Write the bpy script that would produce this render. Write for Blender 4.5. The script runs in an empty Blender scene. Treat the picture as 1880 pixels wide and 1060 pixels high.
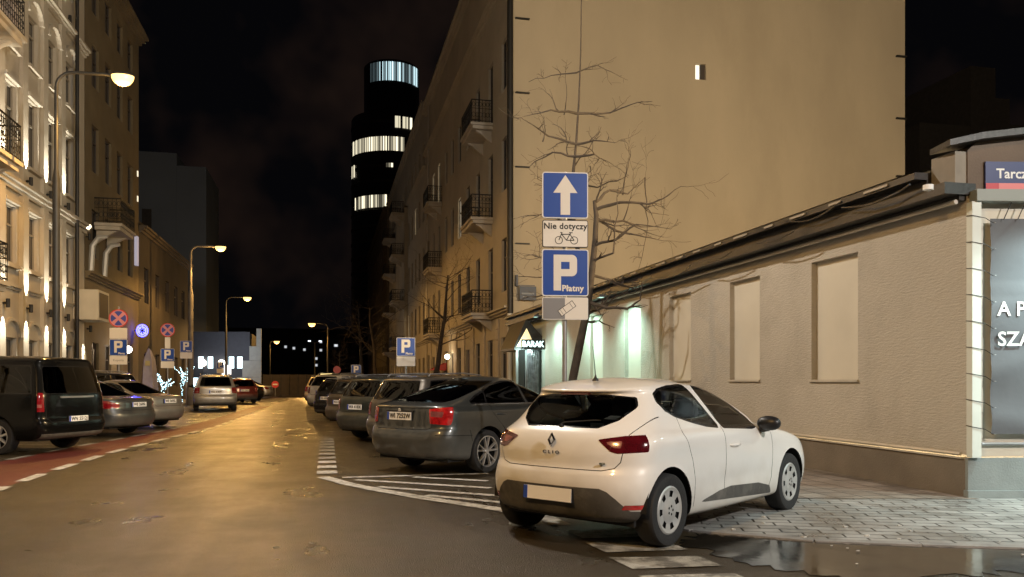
import bpy, math, random
from mathutils import Vector, Matrix
R = math.radians
random.seed(7)
S = bpy.context.scene
COL = S.collection

# ------------------------------------------------------------------ camera
cam_data = bpy.data.cameras.new("camera")
cam = bpy.data.objects.new("camera", cam_data); COL.objects.link(cam)
cam.location = (0, 0, 1.427)
cam.rotation_euler = (R(90), 0, R(-12.77))
cam_data.sensor_width = 36
cam_data.lens = 1500 / 1880 * 36
cam_data.shift_y = 168 / 1880
cam_data.clip_start = 0.1
cam_data.clip_end = 3000
S.camera = cam

# ------------------------------------------------------------------ night sky and exposure
W = bpy.data.worlds.new("World"); S.world = W; W.use_nodes = True
wn = W.node_tree.nodes; wl = W.node_tree.links
bg = wn["Background"]
tc = wn.new("ShaderNodeTexCoord"); nz = wn.new("ShaderNodeTexNoise"); rp = wn.new("ShaderNodeValToRGB")
nz.inputs["Scale"].default_value = 4.5; nz.inputs["Detail"].default_value = 4; nz.inputs["Roughness"].default_value = .55
rp.color_ramp.elements[0].position = .46; rp.color_ramp.elements[0].color = (.0016, .0016, .0021, 1)
rp.color_ramp.elements[1].position = .76; rp.color_ramp.elements[1].color = (.017, .0095, .0065, 1)
wl.new(tc.outputs["Generated"], nz.inputs["Vector"]); wl.new(nz.outputs["Fac"], rp.inputs["Fac"])
wl.new(rp.outputs["Color"], bg.inputs["Color"]); bg.inputs["Strength"].default_value = 1.0
S.view_settings.view_transform = 'Standard'
S.view_settings.look = 'None'
S.view_settings.exposure = 0.0
S.view_settings.gamma = 1.0
S.render.engine = 'CYCLES'
S.cycles.use_denoising = True
S.cycles.max_bounces = 6
S.cycles.transparent_max_bounces = 12
S.cycles.sample_clamp_indirect = 4.0
S.cycles.caustics_reflective = False
S.cycles.caustics_refractive = False

SODIUM = (1.0, .53, .14)
AMBER = (1.0, .73, .38)
NEUTRAL = (1.0, .91, .83)
WARM = (1.0, .74, .46)
COOL = (.72, 1.0, .93)

# ------------------------------------------------------------------ materials
def srgb(r, g, b):
    f = lambda v: (v / 255 / 12.92) if v / 255 <= .04045 else ((v / 255 + .055) / 1.055) ** 2.4
    return (f(r), f(g), f(b))

MATS = {}
def mat(name, col=(.5, .5, .5), rough=.6, metal=0.0, emit=None, es=0.0, var=0.0, vscale=3.0, bump=0.0, bscale=40.0, coat=0.0,
        spec=.5, rvar=0.0, stretch=None, alpha=None, objcol=False, dirt=None, dscale=1.2, dust=None, dcov=(.48, .68)):
    if name in MATS: return MATS[name]
    m = bpy.data.materials.new(name); m.use_nodes = True
    n = m.node_tree.nodes; l = m.node_tree.links; b = n["Principled BSDF"]
    b.inputs["Base Color"].default_value = (*col, 1); b.inputs["Roughness"].default_value = rough
    b.inputs["Metallic"].default_value = metal; b.inputs["Coat Weight"].default_value = coat
    b.inputs["Coat Roughness"].default_value = .07
    b.inputs["Specular IOR Level"].default_value = spec
    if emit:
        b.inputs["Emission Color"].default_value = (*emit, 1); b.inputs["Emission Strength"].default_value = es
    src = None
    if var or bump or rvar or dirt or objcol:
        t = n.new("ShaderNodeTexCoord"); src = t.outputs["Object"]
        if stretch:
            mp = n.new("ShaderNodeMapping"); mp.inputs["Scale"].default_value = stretch
            l.new(src, mp.inputs["Vector"]); src = mp.outputs["Vector"]
    base = None
    if objcol:
        oi = n.new("ShaderNodeObjectInfo"); base = oi.outputs["Color"]
        l.new(base, b.inputs["Base Color"])
    if var:
        t1 = n.new("ShaderNodeTexNoise"); t1.inputs["Scale"].default_value = vscale; t1.inputs["Detail"].default_value = 5
        l.new(src, t1.inputs["Vector"])
        mr = n.new("ShaderNodeMapRange"); mr.inputs[1].default_value = .3; mr.inputs[2].default_value = .7
        mr.inputs[3].default_value = 1 - var; mr.inputs[4].default_value = 1 + var
        l.new(t1.outputs["Fac"], mr.inputs[0])
        hs = n.new("ShaderNodeHueSaturation"); hs.inputs["Color"].default_value = (*col, 1)
        if base: l.new(base, hs.inputs["Color"])
        l.new(mr.outputs[0], hs.inputs["Value"]); base = hs.outputs["Color"]
        l.new(base, b.inputs["Base Color"])
    if dirt:
        t2 = n.new("ShaderNodeTexNoise"); t2.inputs["Scale"].default_value = dscale; t2.inputs["Detail"].default_value = 8
        t2.inputs["Roughness"].default_value = .7
        l.new(src, t2.inputs["Vector"])
        r2 = n.new("ShaderNodeMapRange"); r2.inputs[1].default_value = dcov[0]; r2.inputs[2].default_value = dcov[1]
        r2.inputs[4].default_value = .75
        l.new(t2.outputs["Fac"], r2.inputs[0])
        mx = n.new("ShaderNodeMix"); mx.data_type = 'RGBA'
        mx.inputs[6].default_value = (*col, 1); mx.inputs[7].default_value = (*dirt, 1)
        if base: l.new(base, mx.inputs[6])
        l.new(r2.outputs[0], mx.inputs[0]); base = mx.outputs[2]
        l.new(base, b.inputs["Base Color"])
    if dust:
        sx = n.new('ShaderNodeSeparateXYZ'); l.new(src, sx.inputs[0])
        td = n.new('ShaderNodeTexNoise'); td.inputs['Scale'].default_value = 5; td.inputs['Detail'].default_value = 6; l.new(src, td.inputs['Vector'])
        ma = n.new('ShaderNodeMath'); ma.operation = 'MULTIPLY_ADD'; ma.inputs[1].default_value = .35; l.new(td.outputs['Fac'], ma.inputs[0]); l.new(sx.outputs['Z'], ma.inputs[2])
        rd = n.new('ShaderNodeMapRange'); rd.inputs[1].default_value = .82; rd.inputs[2].default_value = .42; rd.inputs[3].default_value = 0; rd.inputs[4].default_value = .8; l.new(ma.outputs[0], rd.inputs[0])
        md = n.new('ShaderNodeMix'); md.data_type = 'RGBA'; md.inputs[7].default_value = (*dust, 1); l.new(base, md.inputs[6]); l.new(rd.outputs[0], md.inputs[0]); l.new(md.outputs[2], b.inputs['Base Color'])
        rr = n.new('ShaderNodeMapRange'); rr.inputs[3].default_value = rough; rr.inputs[4].default_value = .75; l.new(rd.outputs[0], rr.inputs[0]); l.new(rr.outputs[0], b.inputs['Roughness'])
        cc = n.new('ShaderNodeMapRange'); cc.inputs[3].default_value = coat; cc.inputs[4].default_value = 0; l.new(rd.outputs[0], cc.inputs[0]); l.new(cc.outputs[0], b.inputs['Coat Weight'])
    if rvar:
        t3 = n.new("ShaderNodeTexNoise"); t3.inputs["Scale"].default_value = vscale * .7; t3.inputs["Detail"].default_value = 6
        l.new(src, t3.inputs["Vector"])
        r3 = n.new("ShaderNodeMapRange"); r3.inputs[1].default_value = .35; r3.inputs[2].default_value = .65
        r3.inputs[3].default_value = max(.02, rough - rvar); r3.inputs[4].default_value = min(1, rough + rvar)
        l.new(t3.outputs["Fac"], r3.inputs[0]); l.new(r3.outputs[0], b.inputs["Roughness"])
    if bump:
        t4 = n.new("ShaderNodeTexNoise"); t4.inputs["Scale"].default_value = bscale; t4.inputs["Detail"].default_value = 4
        l.new(src, t4.inputs["Vector"])
        bp = n.new("ShaderNodeBump"); bp.inputs["Strength"].default_value = bump; bp.inputs["Distance"].default_value = .02
        l.new(t4.outputs["Fac"], bp.inputs["Height"]); l.new(bp.outputs["Normal"], b.inputs["Normal"])
    MATS[name] = m
    return m

def glass_mat(name, tint, clear):
    """car glass: part clear, part mirror by fresnel"""
    if name in MATS: return MATS[name]
    m = bpy.data.materials.new(name); m.use_nodes = True
    n = m.node_tree.nodes; l = m.node_tree.links
    for x in list(n): n.remove(x)
    o = n.new("ShaderNodeOutputMaterial"); tr = n.new("ShaderNodeBsdfTransparent"); gl = n.new("ShaderNodeBsdfGlossy")
    fr = n.new("ShaderNodeFresnel"); mx = n.new("ShaderNodeMixShader")
    tr.inputs["Color"].default_value = (*[c * clear for c in tint], 1); gl.inputs["Roughness"].default_value = .02
    fr.inputs["IOR"].default_value = 1.55
    l.new(fr.outputs[0], mx.inputs[0]); l.new(tr.outputs[0], mx.inputs[1]); l.new(gl.outputs[0], mx.inputs[2]); l.new(mx.outputs[0], o.inputs[0])
    MATS[name] = m
    return m

def slab_mat(name, col1, col2, mortar, sx, sy, rot, rough=.5, offset=.5, bump=.5, rvar=.2, mort=.012):
    m = bpy.data.materials.new(name); m.use_nodes = True
    n = m.node_tree.nodes; l = m.node_tree.links; b = n["Principled BSDF"]
    t = n.new("ShaderNodeTexCoord"); mp = n.new("ShaderNodeMapping"); mp.inputs["Rotation"].default_value = (0, 0, rot)
    br = n.new("ShaderNodeTexBrick"); br.offset = offset
    br.inputs["Color1"].default_value = (*col1, 1); br.inputs["Color2"].default_value = (*col2, 1); br.inputs["Mortar"].default_value = (*mortar, 1)
    br.inputs["Scale"].default_value = 1; br.inputs["Brick Width"].default_value = sx; br.inputs["Row Height"].default_value = sy
    br.inputs["Mortar Size"].default_value = mort; br.inputs["Mortar Smooth"].default_value = .3; br.inputs["Bias"].default_value = 0
    nz = n.new("ShaderNodeTexNoise"); nz.inputs["Scale"].default_value = 1.7; nz.inputs["Detail"].default_value = 7; nz.inputs["Roughness"].default_value = .65
    mr = n.new("ShaderNodeMapRange"); mr.inputs[1].default_value = .3; mr.inputs[2].default_value = .7; mr.inputs[3].default_value = .6; mr.inputs[4].default_value = 1.3
    hs = n.new("ShaderNodeHueSaturation")
    l.new(t.outputs["Object"], mp.inputs[0]); l.new(mp.outputs[0], br.inputs["Vector"]); l.new(mp.outputs[0], nz.inputs["Vector"])
    l.new(nz.outputs["Fac"], mr.inputs[0]); l.new(br.outputs["Color"], hs.inputs["Color"]); l.new(mr.outputs[0], hs.inputs["Value"])
    l.new(hs.outputs[0], b.inputs["Base Color"])
    r3 = n.new("ShaderNodeMapRange"); r3.inputs[1].default_value = .35; r3.inputs[2].default_value = .65
    r3.inputs[3].default_value = max(.05, rough - rvar); r3.inputs[4].default_value = min(1, rough + rvar)
    l.new(nz.outputs["Fac"], r3.inputs[0]); l.new(r3.outputs[0], b.inputs["Roughness"])
    bp = n.new("ShaderNodeBump"); bp.inputs["Strength"].default_value = bump; bp.inputs["Distance"].default_value = .01; bp.invert = True
    l.new(br.outputs["Fac"], bp.inputs["Height"])
    n2 = n.new("ShaderNodeTexNoise"); n2.inputs["Scale"].default_value = 60; l.new(t.outputs["Object"], n2.inputs["Vector"])
    b2 = n.new("ShaderNodeBump"); b2.inputs["Strength"].default_value = .25; b2.inputs["Distance"].default_value = .01
    l.new(n2.outputs["Fac"], b2.inputs["Height"]); l.new(bp.outputs["Normal"], b2.inputs["Normal"]); l.new(b2.outputs["Normal"], b.inputs["Normal"])
    MATS[name] = m
    return m

# ------------------------------------------------------------------ object helpers
def link(o, parent=None):
    COL.objects.link(o)
    if parent is not None: o.parent = parent
    return o

def thing(name, label, cat, loc=(0, 0, 0), rz=0.0, group=None, kind=None):
    o = bpy.data.objects.new(name, None); link(o)
    o.location = loc; o.rotation_euler = (0, 0, rz); o.empty_display_size = .2
    return tag(o, label, cat, group, kind)

def tag(o, label=None, cat=None, group=None, kind=None):
    if label: o["label"] = label
    if cat: o["category"] = cat
    if group: o["group"] = group
    if kind: o["kind"] = kind
    return o

def top_loc(p):
    v = Vector((0, 0, 0))
    while p is not None:
        v += p.location; p = p.parent
    return v

class MB:
    """collects faces; build() links them as one mesh object"""
    def __init__(s, M=None): s.v = []; s.f = []; s.mi = []; s.M = M
    def add(s, vs, fs, mi=0):
        o = len(s.v)
        for p in vs:
            p = Vector(p)
            s.v.append(tuple(s.M @ p) if s.M else tuple(p))
        for f in fs: s.f.append([i + o for i in f]); s.mi.append(mi)
        return s
    def quad(s, a, b, c, d, mi=0): return s.add([a, b, c, d], [(0, 1, 2, 3)], mi)
    def poly(s, pts, mi=0): return s.add(pts, [tuple(range(len(pts)))], mi)
    def box(s, lo, hi, mi=0):
        x0, y0, z0 = lo; x1, y1, z1 = hi
        return s.add([(x0, y0, z0), (x1, y0, z0), (x1, y1, z0), (x0, y1, z0), (x0, y0, z1), (x1, y0, z1), (x1, y1, z1), (x0, y1, z1)],
                     [(0, 3, 2, 1), (4, 5, 6, 7), (0, 1, 5, 4), (1, 2, 6, 5), (2, 3, 7, 6), (3, 0, 4, 7)], mi)
    def obox(s, c, ax, ay, az, mi=0):
        """oriented box: centre and three half-extent vectors"""
        c, ax, ay, az = map(Vector, (c, ax, ay, az)); vs = []
        for k in (-1, 1):
            for (i, j) in ((-1, -1), (1, -1), (1, 1), (-1, 1)): vs.append(c + ax * i + ay * j + az * k)
        return s.add(vs, [(0, 3, 2, 1), (4, 5, 6, 7), (0, 1, 5, 4), (1, 2, 6, 5), (2, 3, 7, 6), (3, 0, 4, 7)], mi)
    def prism(s, pts, d, mi=0):
        """closed polygon of 3-D points pushed along d"""
        n = len(pts); d = Vector(d); a = [Vector(p) for p in pts]; b = [p + d for p in a]
        fs = [tuple(range(n))[::-1], tuple(range(n, 2 * n))] + [(i, (i + 1) % n, n + (i + 1) % n, n + i) for i in range(n)]
        return s.add(a + b, fs, mi)
    def tube(s, pts, r, n=8, mi=0, caps=True):
        pts = [Vector(p) for p in pts]
        rs = r if isinstance(r, (list, tuple)) else [r] * len(pts)
        vs = []; fs = []; prev = None
        for i, p in enumerate(pts):
            t = (pts[min(i + 1, len(pts) - 1)] - pts[max(i - 1, 0)])
            t = t.normalized() if t.length > 1e-9 else Vector((0, 0, 1))
            if prev is None:
                a = Vector((0, 0, 1)) if abs(t.z) < .9 else Vector((1, 0, 0))
                u = t.cross(a).normalized()
            else:
                u = (prev - t * prev.dot(t))
                u = u.normalized() if u.length > 1e-6 else t.orthogonal().normalized()
            prev = u; w = t.cross(u)
            for k in range(n):
                an = 2 * math.pi * k / n
                vs.append(p + (u * math.cos(an) + w * math.sin(an)) * rs[i])
        for i in range(len(pts) - 1):
            for k in range(n):
                fs.append((i * n + k, i * n + (k + 1) % n, (i + 1) * n + (k + 1) % n, (i + 1) * n + k))
        if caps:
            fs.append(tuple(range(n))[::-1]); fs.append(tuple(range((len(pts) - 1) * n, len(pts) * n)))
        return s.add(vs, fs, mi)
    def lathe(s, prof, n=24, mi=0, c=(0, 0, 0), axis='z', close=False):
        """profile of (radius, height)"""
        vs = []; fs = []; c = Vector(c)
        for (r, h) in prof:
            for k in range(n):
                a = 2 * math.pi * k / n
                p = Vector((r * math.cos(a), r * math.sin(a), h)) if axis == 'z' else Vector((h, r * math.cos(a), r * math.sin(a)))
                vs.append(c + p)
        m = len(prof)
        for i in range(m if close else m - 1):
            j = (i + 1) % m
            for k in range(n): fs.append((i * n + k, i * n + (k + 1) % n, j * n + (k + 1) % n, j * n + k))
        return s.add(vs, fs, mi)
    def build(s, name, mats, parent=None, world=False, smooth=False, angle=40):
        me = bpy.data.meshes.new(name)
        vs = s.v
        if world and parent is not None:
            t = top_loc(parent); vs = [(a - t.x, b - t.y, c - t.z) for a, b, c in s.v]
        me.from_pydata(vs, [], s.f)
        if not isinstance(mats, (list, tuple)): mats = [mats]
        for m in mats: me.materials.append(m)
        if len(mats) > 1: me.polygons.foreach_set("material_index", s.mi)
        me.validate(); me.update()
        if smooth:
            me.polygons.foreach_set("use_smooth", [True] * len(me.polygons))
            me.set_sharp_from_angle(angle=R(angle))
        return link(bpy.data.objects.new(name, me), parent)

def curve_mesh(outlines, extrude=.0):
    """flat filled shape in XZ (faces -Y) from 2-D outlines; inner outlines are holes"""
    cu = bpy.data.curves.new("shape", 'CURVE'); cu.dimensions = '2D'; cu.fill_mode = 'BOTH'; cu.extrude = extrude
    for ol in outlines:
        sp = cu.splines.new('POLY'); sp.points.add(len(ol) - 1); sp.use_cyclic_u = True
        for p, q in zip(sp.points, ol): p.co = (q[0], q[1], 0, 1)
    return curve_to_polys(cu)

def curve_to_polys(cu):
    o = bpy.data.objects.new("tmp", cu); COL.objects.link(o)
    dg = bpy.context.evaluated_depsgraph_get(); dg.update()
    me = bpy.data.meshes.new_from_object(o.evaluated_get(dg))
    vs = [Vector((v.co.x, -v.co.z, v.co.y)) for v in me.vertices]; fs = [tuple(p.vertices) for p in me.polygons]
    bpy.data.objects.remove(o); bpy.data.curves.remove(cu); bpy.data.meshes.remove(me)
    return vs, fs

def text_polys(txt, size, bold=0.0, align='CENTER', extrude=.001, spacing=1.0):
    cu = bpy.data.curves.new("t", 'FONT'); cu.body = txt; cu.size = size; cu.offset = bold; cu.align_x = align; cu.align_y = 'CENTER'
    cu.extrude = extrude; cu.space_character = spacing; cu.resolution_u = 3
    return curve_to_polys(cu)

def put(mb, polys, M, mi=0):
    vs, fs = polys
    mb.add([M @ v for v in vs], fs, mi)

def T(x, y, z): return Matrix.Translation((x, y, z))
def RZ(a): return Matrix.Rotation(a, 4, 'Z')

def round_poly(pts, r, n=4):
    """round the corners of a convex polygon (2-D, counter-clockwise)"""
    out = []; m = len(pts)
    rr = r if isinstance(r, (list, tuple)) else [r] * m
    for i in range(m):
        p = Vector(pts[i]); a = Vector(pts[i - 1]) - p; b = Vector(pts[(i + 1) % m]) - p
        la, lb = a.length, b.length; a.normalize(); b.normalize()
        ang = a.angle(b); t = rr[i] / max(math.tan(ang / 2), .05); t = min(t, la * .48, lb * .48)
        if rr[i] <= 0: out.append(tuple(p)); continue
        q0 = p + a * t; q1 = p + b * t
        for k in range(n + 1):
            s = k / n
            out.append(tuple((1 - s) ** 2 * q0 + 2 * s * (1 - s) * p + s * s * q1))
    return out

def ccw(p):
    a = sum(p[i][0] * p[(i + 1) % len(p)][1] - p[(i + 1) % len(p)][0] * p[i][1] for i in range(len(p)))
    return list(p) if a > 0 else list(p)[::-1]

def copy_tree(o, parent=None):
    c = o.copy(); COL.objects.link(c); c.parent = parent
    for ch in list(o.children): copy_tree(ch, c)
    return c

def point_light(name, loc, col, watts, parent=None, size=.15):
    d = bpy.data.lights.new(name, 'POINT'); d.color = col; d.energy = watts; d.shadow_soft_size = size
    o = bpy.data.objects.new(name, d); link(o, parent)
    o.location = Vector(loc) - (top_loc(parent) if parent else Vector((0, 0, 0)))
    return o

def spot_light(name, loc, direction, col, watts, angle, blend=.5, size=.05, parent=None):
    d = bpy.data.lights.new(name, 'SPOT'); d.color = col; d.energy = watts; d.spot_size = R(angle); d.spot_blend = blend; d.shadow_soft_size = size
    o = bpy.data.objects.new(name, d); link(o, parent)
    o.location = Vector(loc) - (top_loc(parent) if parent else Vector((0, 0, 0)))
    o.rotation_euler = Vector(direction).to_track_quat('-Z', 'Y').to_euler()
    return o

M_black = mat("black_paint", (.012, .012, .013), .4)
M_rubber = mat("rubber", (.018, .018, .019), .75, bump=.2, bscale=60)
M_plastic = mat("grey_plastic", (.075, .072, .068), .65, var=.25, vscale=6, bump=.15, bscale=200, dirt=(.16, .15, .135), dscale=4)
M_steel = mat("galvanised_steel", (.35, .35, .36), .45, .7, var=.15)
M_glassdark = mat("dark_window_glass", (.012, .013, .015), .06, spec=.8)
M_white = mat("white_paint", (.75, .75, .74), .5)
# ================================================================== ground, road, pavements, markings
def asphalt_mat(name, col, rough, rvar, wet=.0):
    m = bpy.data.materials.new(name); m.use_nodes = True
    n = m.node_tree.nodes; l = m.node_tree.links; b = n["Principled BSDF"]
    t = n.new("ShaderNodeTexCoord")
    mp = n.new("ShaderNodeMapping"); mp.inputs["Scale"].default_value = (1, .07, 1); l.new(t.outputs["Object"], mp.inputs[0])
    a = n.new("ShaderNodeTexNoise"); a.inputs["Scale"].default_value = 1.1; a.inputs["Detail"].default_value = 6; a.inputs["Roughness"].default_value = .6
    l.new(mp.outputs[0], a.inputs["Vector"])
    f = n.new("ShaderNodeTexNoise"); f.inputs["Scale"].default_value = 90; f.inputs["Detail"].default_value = 3; l.new(t.outputs["Object"], f.inputs["Vector"])
    g = n.new("ShaderNodeTexNoise"); g.inputs["Scale"].default_value = .8; g.inputs["Detail"].default_value = 7; g.inputs["Roughness"].default_value = .65; l.new(t.outputs["Object"], g.inputs["Vector"])
    mr = n.new("ShaderNodeMapRange"); mr.inputs[1].default_value = .3; mr.inputs[2].default_value = .7; mr.inputs[3].default_value = .5; mr.inputs[4].default_value = 1.5
    ad = n.new("ShaderNodeMath"); ad.operation = 'ADD'; l.new(a.outputs["Fac"], ad.inputs[0]); l.new(f.outputs["Fac"], ad.inputs[1])
    hf = n.new("ShaderNodeMath"); hf.operation = 'MULTIPLY'; hf.inputs[1].default_value = .5; l.new(ad.outputs[0], hf.inputs[0]); l.new(hf.outputs[0], mr.inputs[0])
    hs = n.new("ShaderNodeHueSaturation"); hs.inputs["Color"].default_value = (*col, 1); l.new(mr.outputs[0], hs.inputs["Value"]); dn = n.new("ShaderNodeTexNoise"); dn.inputs["Scale"].default_value = 2.2; dn.inputs["Detail"].default_value = 4; l.new(t.outputs["Object"], dn.inputs["Vector"])
    dm = n.new("ShaderNodeMix"); dm.data_type = 'VECTOR'; dm.inputs[0].default_value = .07; l.new(t.outputs["Object"], dm.inputs[4]); l.new(dn.outputs["Color"], dm.inputs[5])
    vo = n.new("ShaderNodeTexVoronoi"); vo.feature = 'DISTANCE_TO_EDGE'; vo.inputs["Scale"].default_value = .33; l.new(dm.outputs[1], vo.inputs["Vector"])
    vr = n.new("ShaderNodeMapRange"); vr.inputs[1].default_value = .002; vr.inputs[2].default_value = .007; vr.inputs[3].default_value = .9; vr.inputs[4].default_value = 1; l.new(vo.outputs["Distance"], vr.inputs[0])
    vm = n.new("ShaderNodeMix"); vm.data_type = 'RGBA'; vm.inputs[6].default_value = (.008, .008, .008, 1); l.new(vr.outputs[0], vm.inputs[0]); l.new(hs.outputs[0], vm.inputs[7])
    l.new(vm.outputs[2], b.inputs["Base Color"])
    r3 = n.new("ShaderNodeMapRange"); r3.inputs[1].default_value = .35; r3.inputs[2].default_value = .65
    r3.inputs[3].default_value = rough - rvar; r3.inputs[4].default_value = rough + rvar
    mxn = n.new("ShaderNodeMath"); mxn.operation = 'ADD'; l.new(a.outputs["Fac"], mxn.inputs[0]); l.new(g.outputs["Fac"], mxn.inputs[1])
    hx = n.new("ShaderNodeMath"); hx.operation = 'MULTIPLY'; hx.inputs[1].default_value = .5; l.new(mxn.outputs[0], hx.inputs[0])
    l.new(hx.outputs[0], r3.inputs[0]); l.new(r3.outputs[0], b.inputs["Roughness"])
    bp = n.new("ShaderNodeBump"); bp.inputs["Strength"].default_value = .8; bp.inputs["Distance"].default_value = .014
    l.new(f.outputs["Fac"], bp.inputs["Height"]); l.new(bp.outputs["Normal"], b.inputs["Normal"])
    MATS[name] = m
    return m

M_asphalt = asphalt_mat("wet_asphalt", (.042, .031, .016), .35, .135)
M_ground = mat("dark_ground", (.03, .03, .028), .8, var=.3)
M_redlane = asphalt_mat("red_bike_lane", (.13, .027, .018), .5, .12)
M_line = mat("road_paint", (.60, .58, .53), .5, var=.15, vscale=6, dirt=(.09, .08, .065), dscale=9, dcov=(.46, .62), bump=.3, bscale=90)
M_lineworn = mat("worn_road_paint", (.42, .41, .37), .5, var=.2, vscale=5, dirt=(.045, .038, .028), dscale=4.5, dcov=(.42, .56), bump=.3, bscale=90)
M_slab = slab_mat("grey_paving_slabs", (.36, .36, .35), (.27, .27, .26), (.045, .042, .038), .35, .175, R(21), rough=.45)
M_slabbrown = slab_mat("brown_paving_slabs", (.25, .215, .18), (.20, .17, .145), (.06, .05, .045), .35, .35, 0, rough=.55, offset=0)
M_kerb = mat("kerb_stone", (.26, .25, .24), .6, var=.2, vscale=4, bump=.3, bscale=60)

def sheet(name, pts, z, m, label, kind="structure", thick=None):
    mb = MB()
    if thick: mb.prism([(x, y, z - thick) for x, y in pts], (0, 0, thick))
    else: mb.poly([(x, y, z) for x, y in ccw(pts)])
    return tag(mb.build(name, m), label, "ground", kind=kind)

sheet("ground", [(-900, -300), (900, -300), (900, 1600), (-900, 1600)], -.02, M_ground, "dark ground stretching away under the whole street")
sheet("road", [(-40, -30), (60, -30), (60, 6.2), (8, 6.2), (8, 110), (-22, 110), (-22, 62), (-8.4, 60), (-8.4, 10), (-40, 8)], 0, M_asphalt, "wet asphalt carriageway with golden lamp reflections")
OUT = [(-4.0, -6), (-4.05, 5), (-4.13, 10), (-4.2, 14), (-4.15, 17), (-3.98, 19.5), (-3.6, 23.2), (-3.3, 26), (-3.15, 32), (-3.1, 39), (-2.9, 46)]
INN = [(-5.9, -6), (-5.85, 5), (-5.7, 12), (-5.55, 16), (-5.25, 19), (-4.9, 21.2), (-4.4, 25), (-4.15, 30), (-4.05, 34), (-3.95, 40), (-3.8, 46)]
mb = MB()
for i in range(len(OUT) - 1):
    a, b, c, d = INN[i], OUT[i], OUT[i + 1], INN[i + 1]
    mb.quad((*a, .004), (*b, .004), (*c, .004), (*d, .004))
tag(mb.build("bike_lane", M_redlane), "red bicycle lane with white dashes along its edges", "bike lane", kind="structure")

def along(pl, s0, s1):
    """points of a polyline between two lengths"""
    pts = [Vector(p) for p in pl]; acc = 0; out = []
    for a, b in zip(pts[:-1], pts[1:]):
        L = (b - a).length
        for s in (s0, s1):
            if acc <= s < acc + L: out.append((s, a.lerp(b, (s - acc) / L), (b - a).normalized()))
        acc += L
    return sorted(out, key=lambda q: q[0])

mk = MB()
def dashes(pl, period, on, w, off=0, mi=0, z=.008):
    L = sum((Vector(b) - Vector(a)).length for a, b in zip(pl[:-1], pl[1:])); s = off
    while s + on < L:
        q = along(pl, s, s + on)
        if len(q) == 2:
            (s0, a, d), (s1, b, e) = q; n = Vector((-d.y, d.x)) * w / 2; n2 = Vector((-e.y, e.x)) * w / 2
            mk.quad((*(a + n), z), (*(a - n), z), (*(b - n2), z), (*(b + n2), z), mi)
        s += period
def stripe(a, b, w, mi=0, z=.008):
    a, b = Vector(a), Vector(b); d = (b - a).normalized(); n = Vector((-d.y, d.x)) * w / 2
    mk.quad((*(a + n), z), (*(a - n), z), (*(b - n), z), (*(b + n), z), mi)
dashes(OUT, 1.52, .95, .17, .45)
dashes(INN, 1.52, .9, .15, .9, 1)
y = 12.72
for i in range(10):
    mk.quad((-.15, y, .008), (.16, y, .008), (.15, y + .40, .008), (-.15, y + .40, .008), 0 if i < 3 else 1); y += .80
for (a, b) in [((.22, 12.16), (2.4, 12.2)), ((1.24, 12.0), (2.2, 11.3)), ((.4, 11.84), (2.1, 10.55)), ((.66, 11.0), (2.15, 9.75)), ((1.2, 10.05), (2.15, 9.12))]: stripe(a, b, .13)
cv = [(-.06, 12.3), (.28, 11.4), (.66, 10.66), (1.15, 9.82), (1.8, 8.86), (2.2, 8.2), (2.25, 7.7)]
for a, b in zip(cv[:-1], cv[1:]): stripe(a, b, .19, 0, .0085)
y = 7.42
for i in range(9):
    mk.quad((2.2, y, .008), (2.24, y - .41, .008), (2.95, y - .46, .008), (2.92, y - .10, .008), 0 if i == 0 else 1); y -= .61
for yy in (20.8, 22.95): stripe((-.2, yy), (2.6, yy + .05), .12, 1)
for k in range(8): stripe((-.1, 22.9 + 3.1 * k), (2.7, 25.0 + 3.1 * k), .11, 1)
for k in range(9): stripe((-5.7 + .18 * k, 16 + 3.4 * k), (-8.2 + .1 * k, 17.3 + 3.4 * k), .11, 1)
tag(mk.build("road_markings", [M_line, M_lineworn]), "white painted dashes, bay lines and hatching on the asphalt", "markings", kind="structure")

KERB = [(2.9, 60), (2.9, 8.4), (3.05, 7.75), (3.38, 7.16), (4.2, 6.45), (5.0, 6.1), (5.8, 5.78), (9, 4.5), (40, -8)]
sheet("pavement", KERB + [(40, 60)], .012, M_slab, "grey slab pavement at the corner, wet and dirty", thick=.03)
sheet("brown_pavement", [(5.45, 8.74), (7.56, 8.22), (7.6, 33), (4.6, 33), (4.6, 9.6)], .017, M_slabbrown, "brownish paving along the foot of the stucco wall")
mb = MB()
for a, b in zip(KERB[:-1], KERB[1:]):
    a, b = Vector(a), Vector(b); d = (b - a).normalized(); n = Vector((-d.y, d.x)) * .06; L = (b - a).length; k = max(1, round(L / 1.0))
    for i in range(k):
        p = a + d * (L * i / k + .004); q = a + d * (L * (i + 1) / k - .004)
        mb.prism([(*(p + n), -.01), (*(p - n), -.01), (*(q - n), -.01), (*(q + n), -.01)], (0, 0, .028))
tag(mb.build("kerb", M_kerb), "flush kerb stones round the corner pavement", "kerb", kind="structure")
sheet("left_pavement", [(-7.9, -20), (-7.9, 60), (-9.6, 60), (-9.6, -20)], .11, M_slab, "slab pavement along the lit tenements", thick=.14)
mb = MB(); mb.box((-7.9, -20, -.01), (-7.78, 60, .115)); tag(mb.build("left_kerb", M_kerb), "kerb along the left pavement", "kerb", kind="structure")

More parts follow.
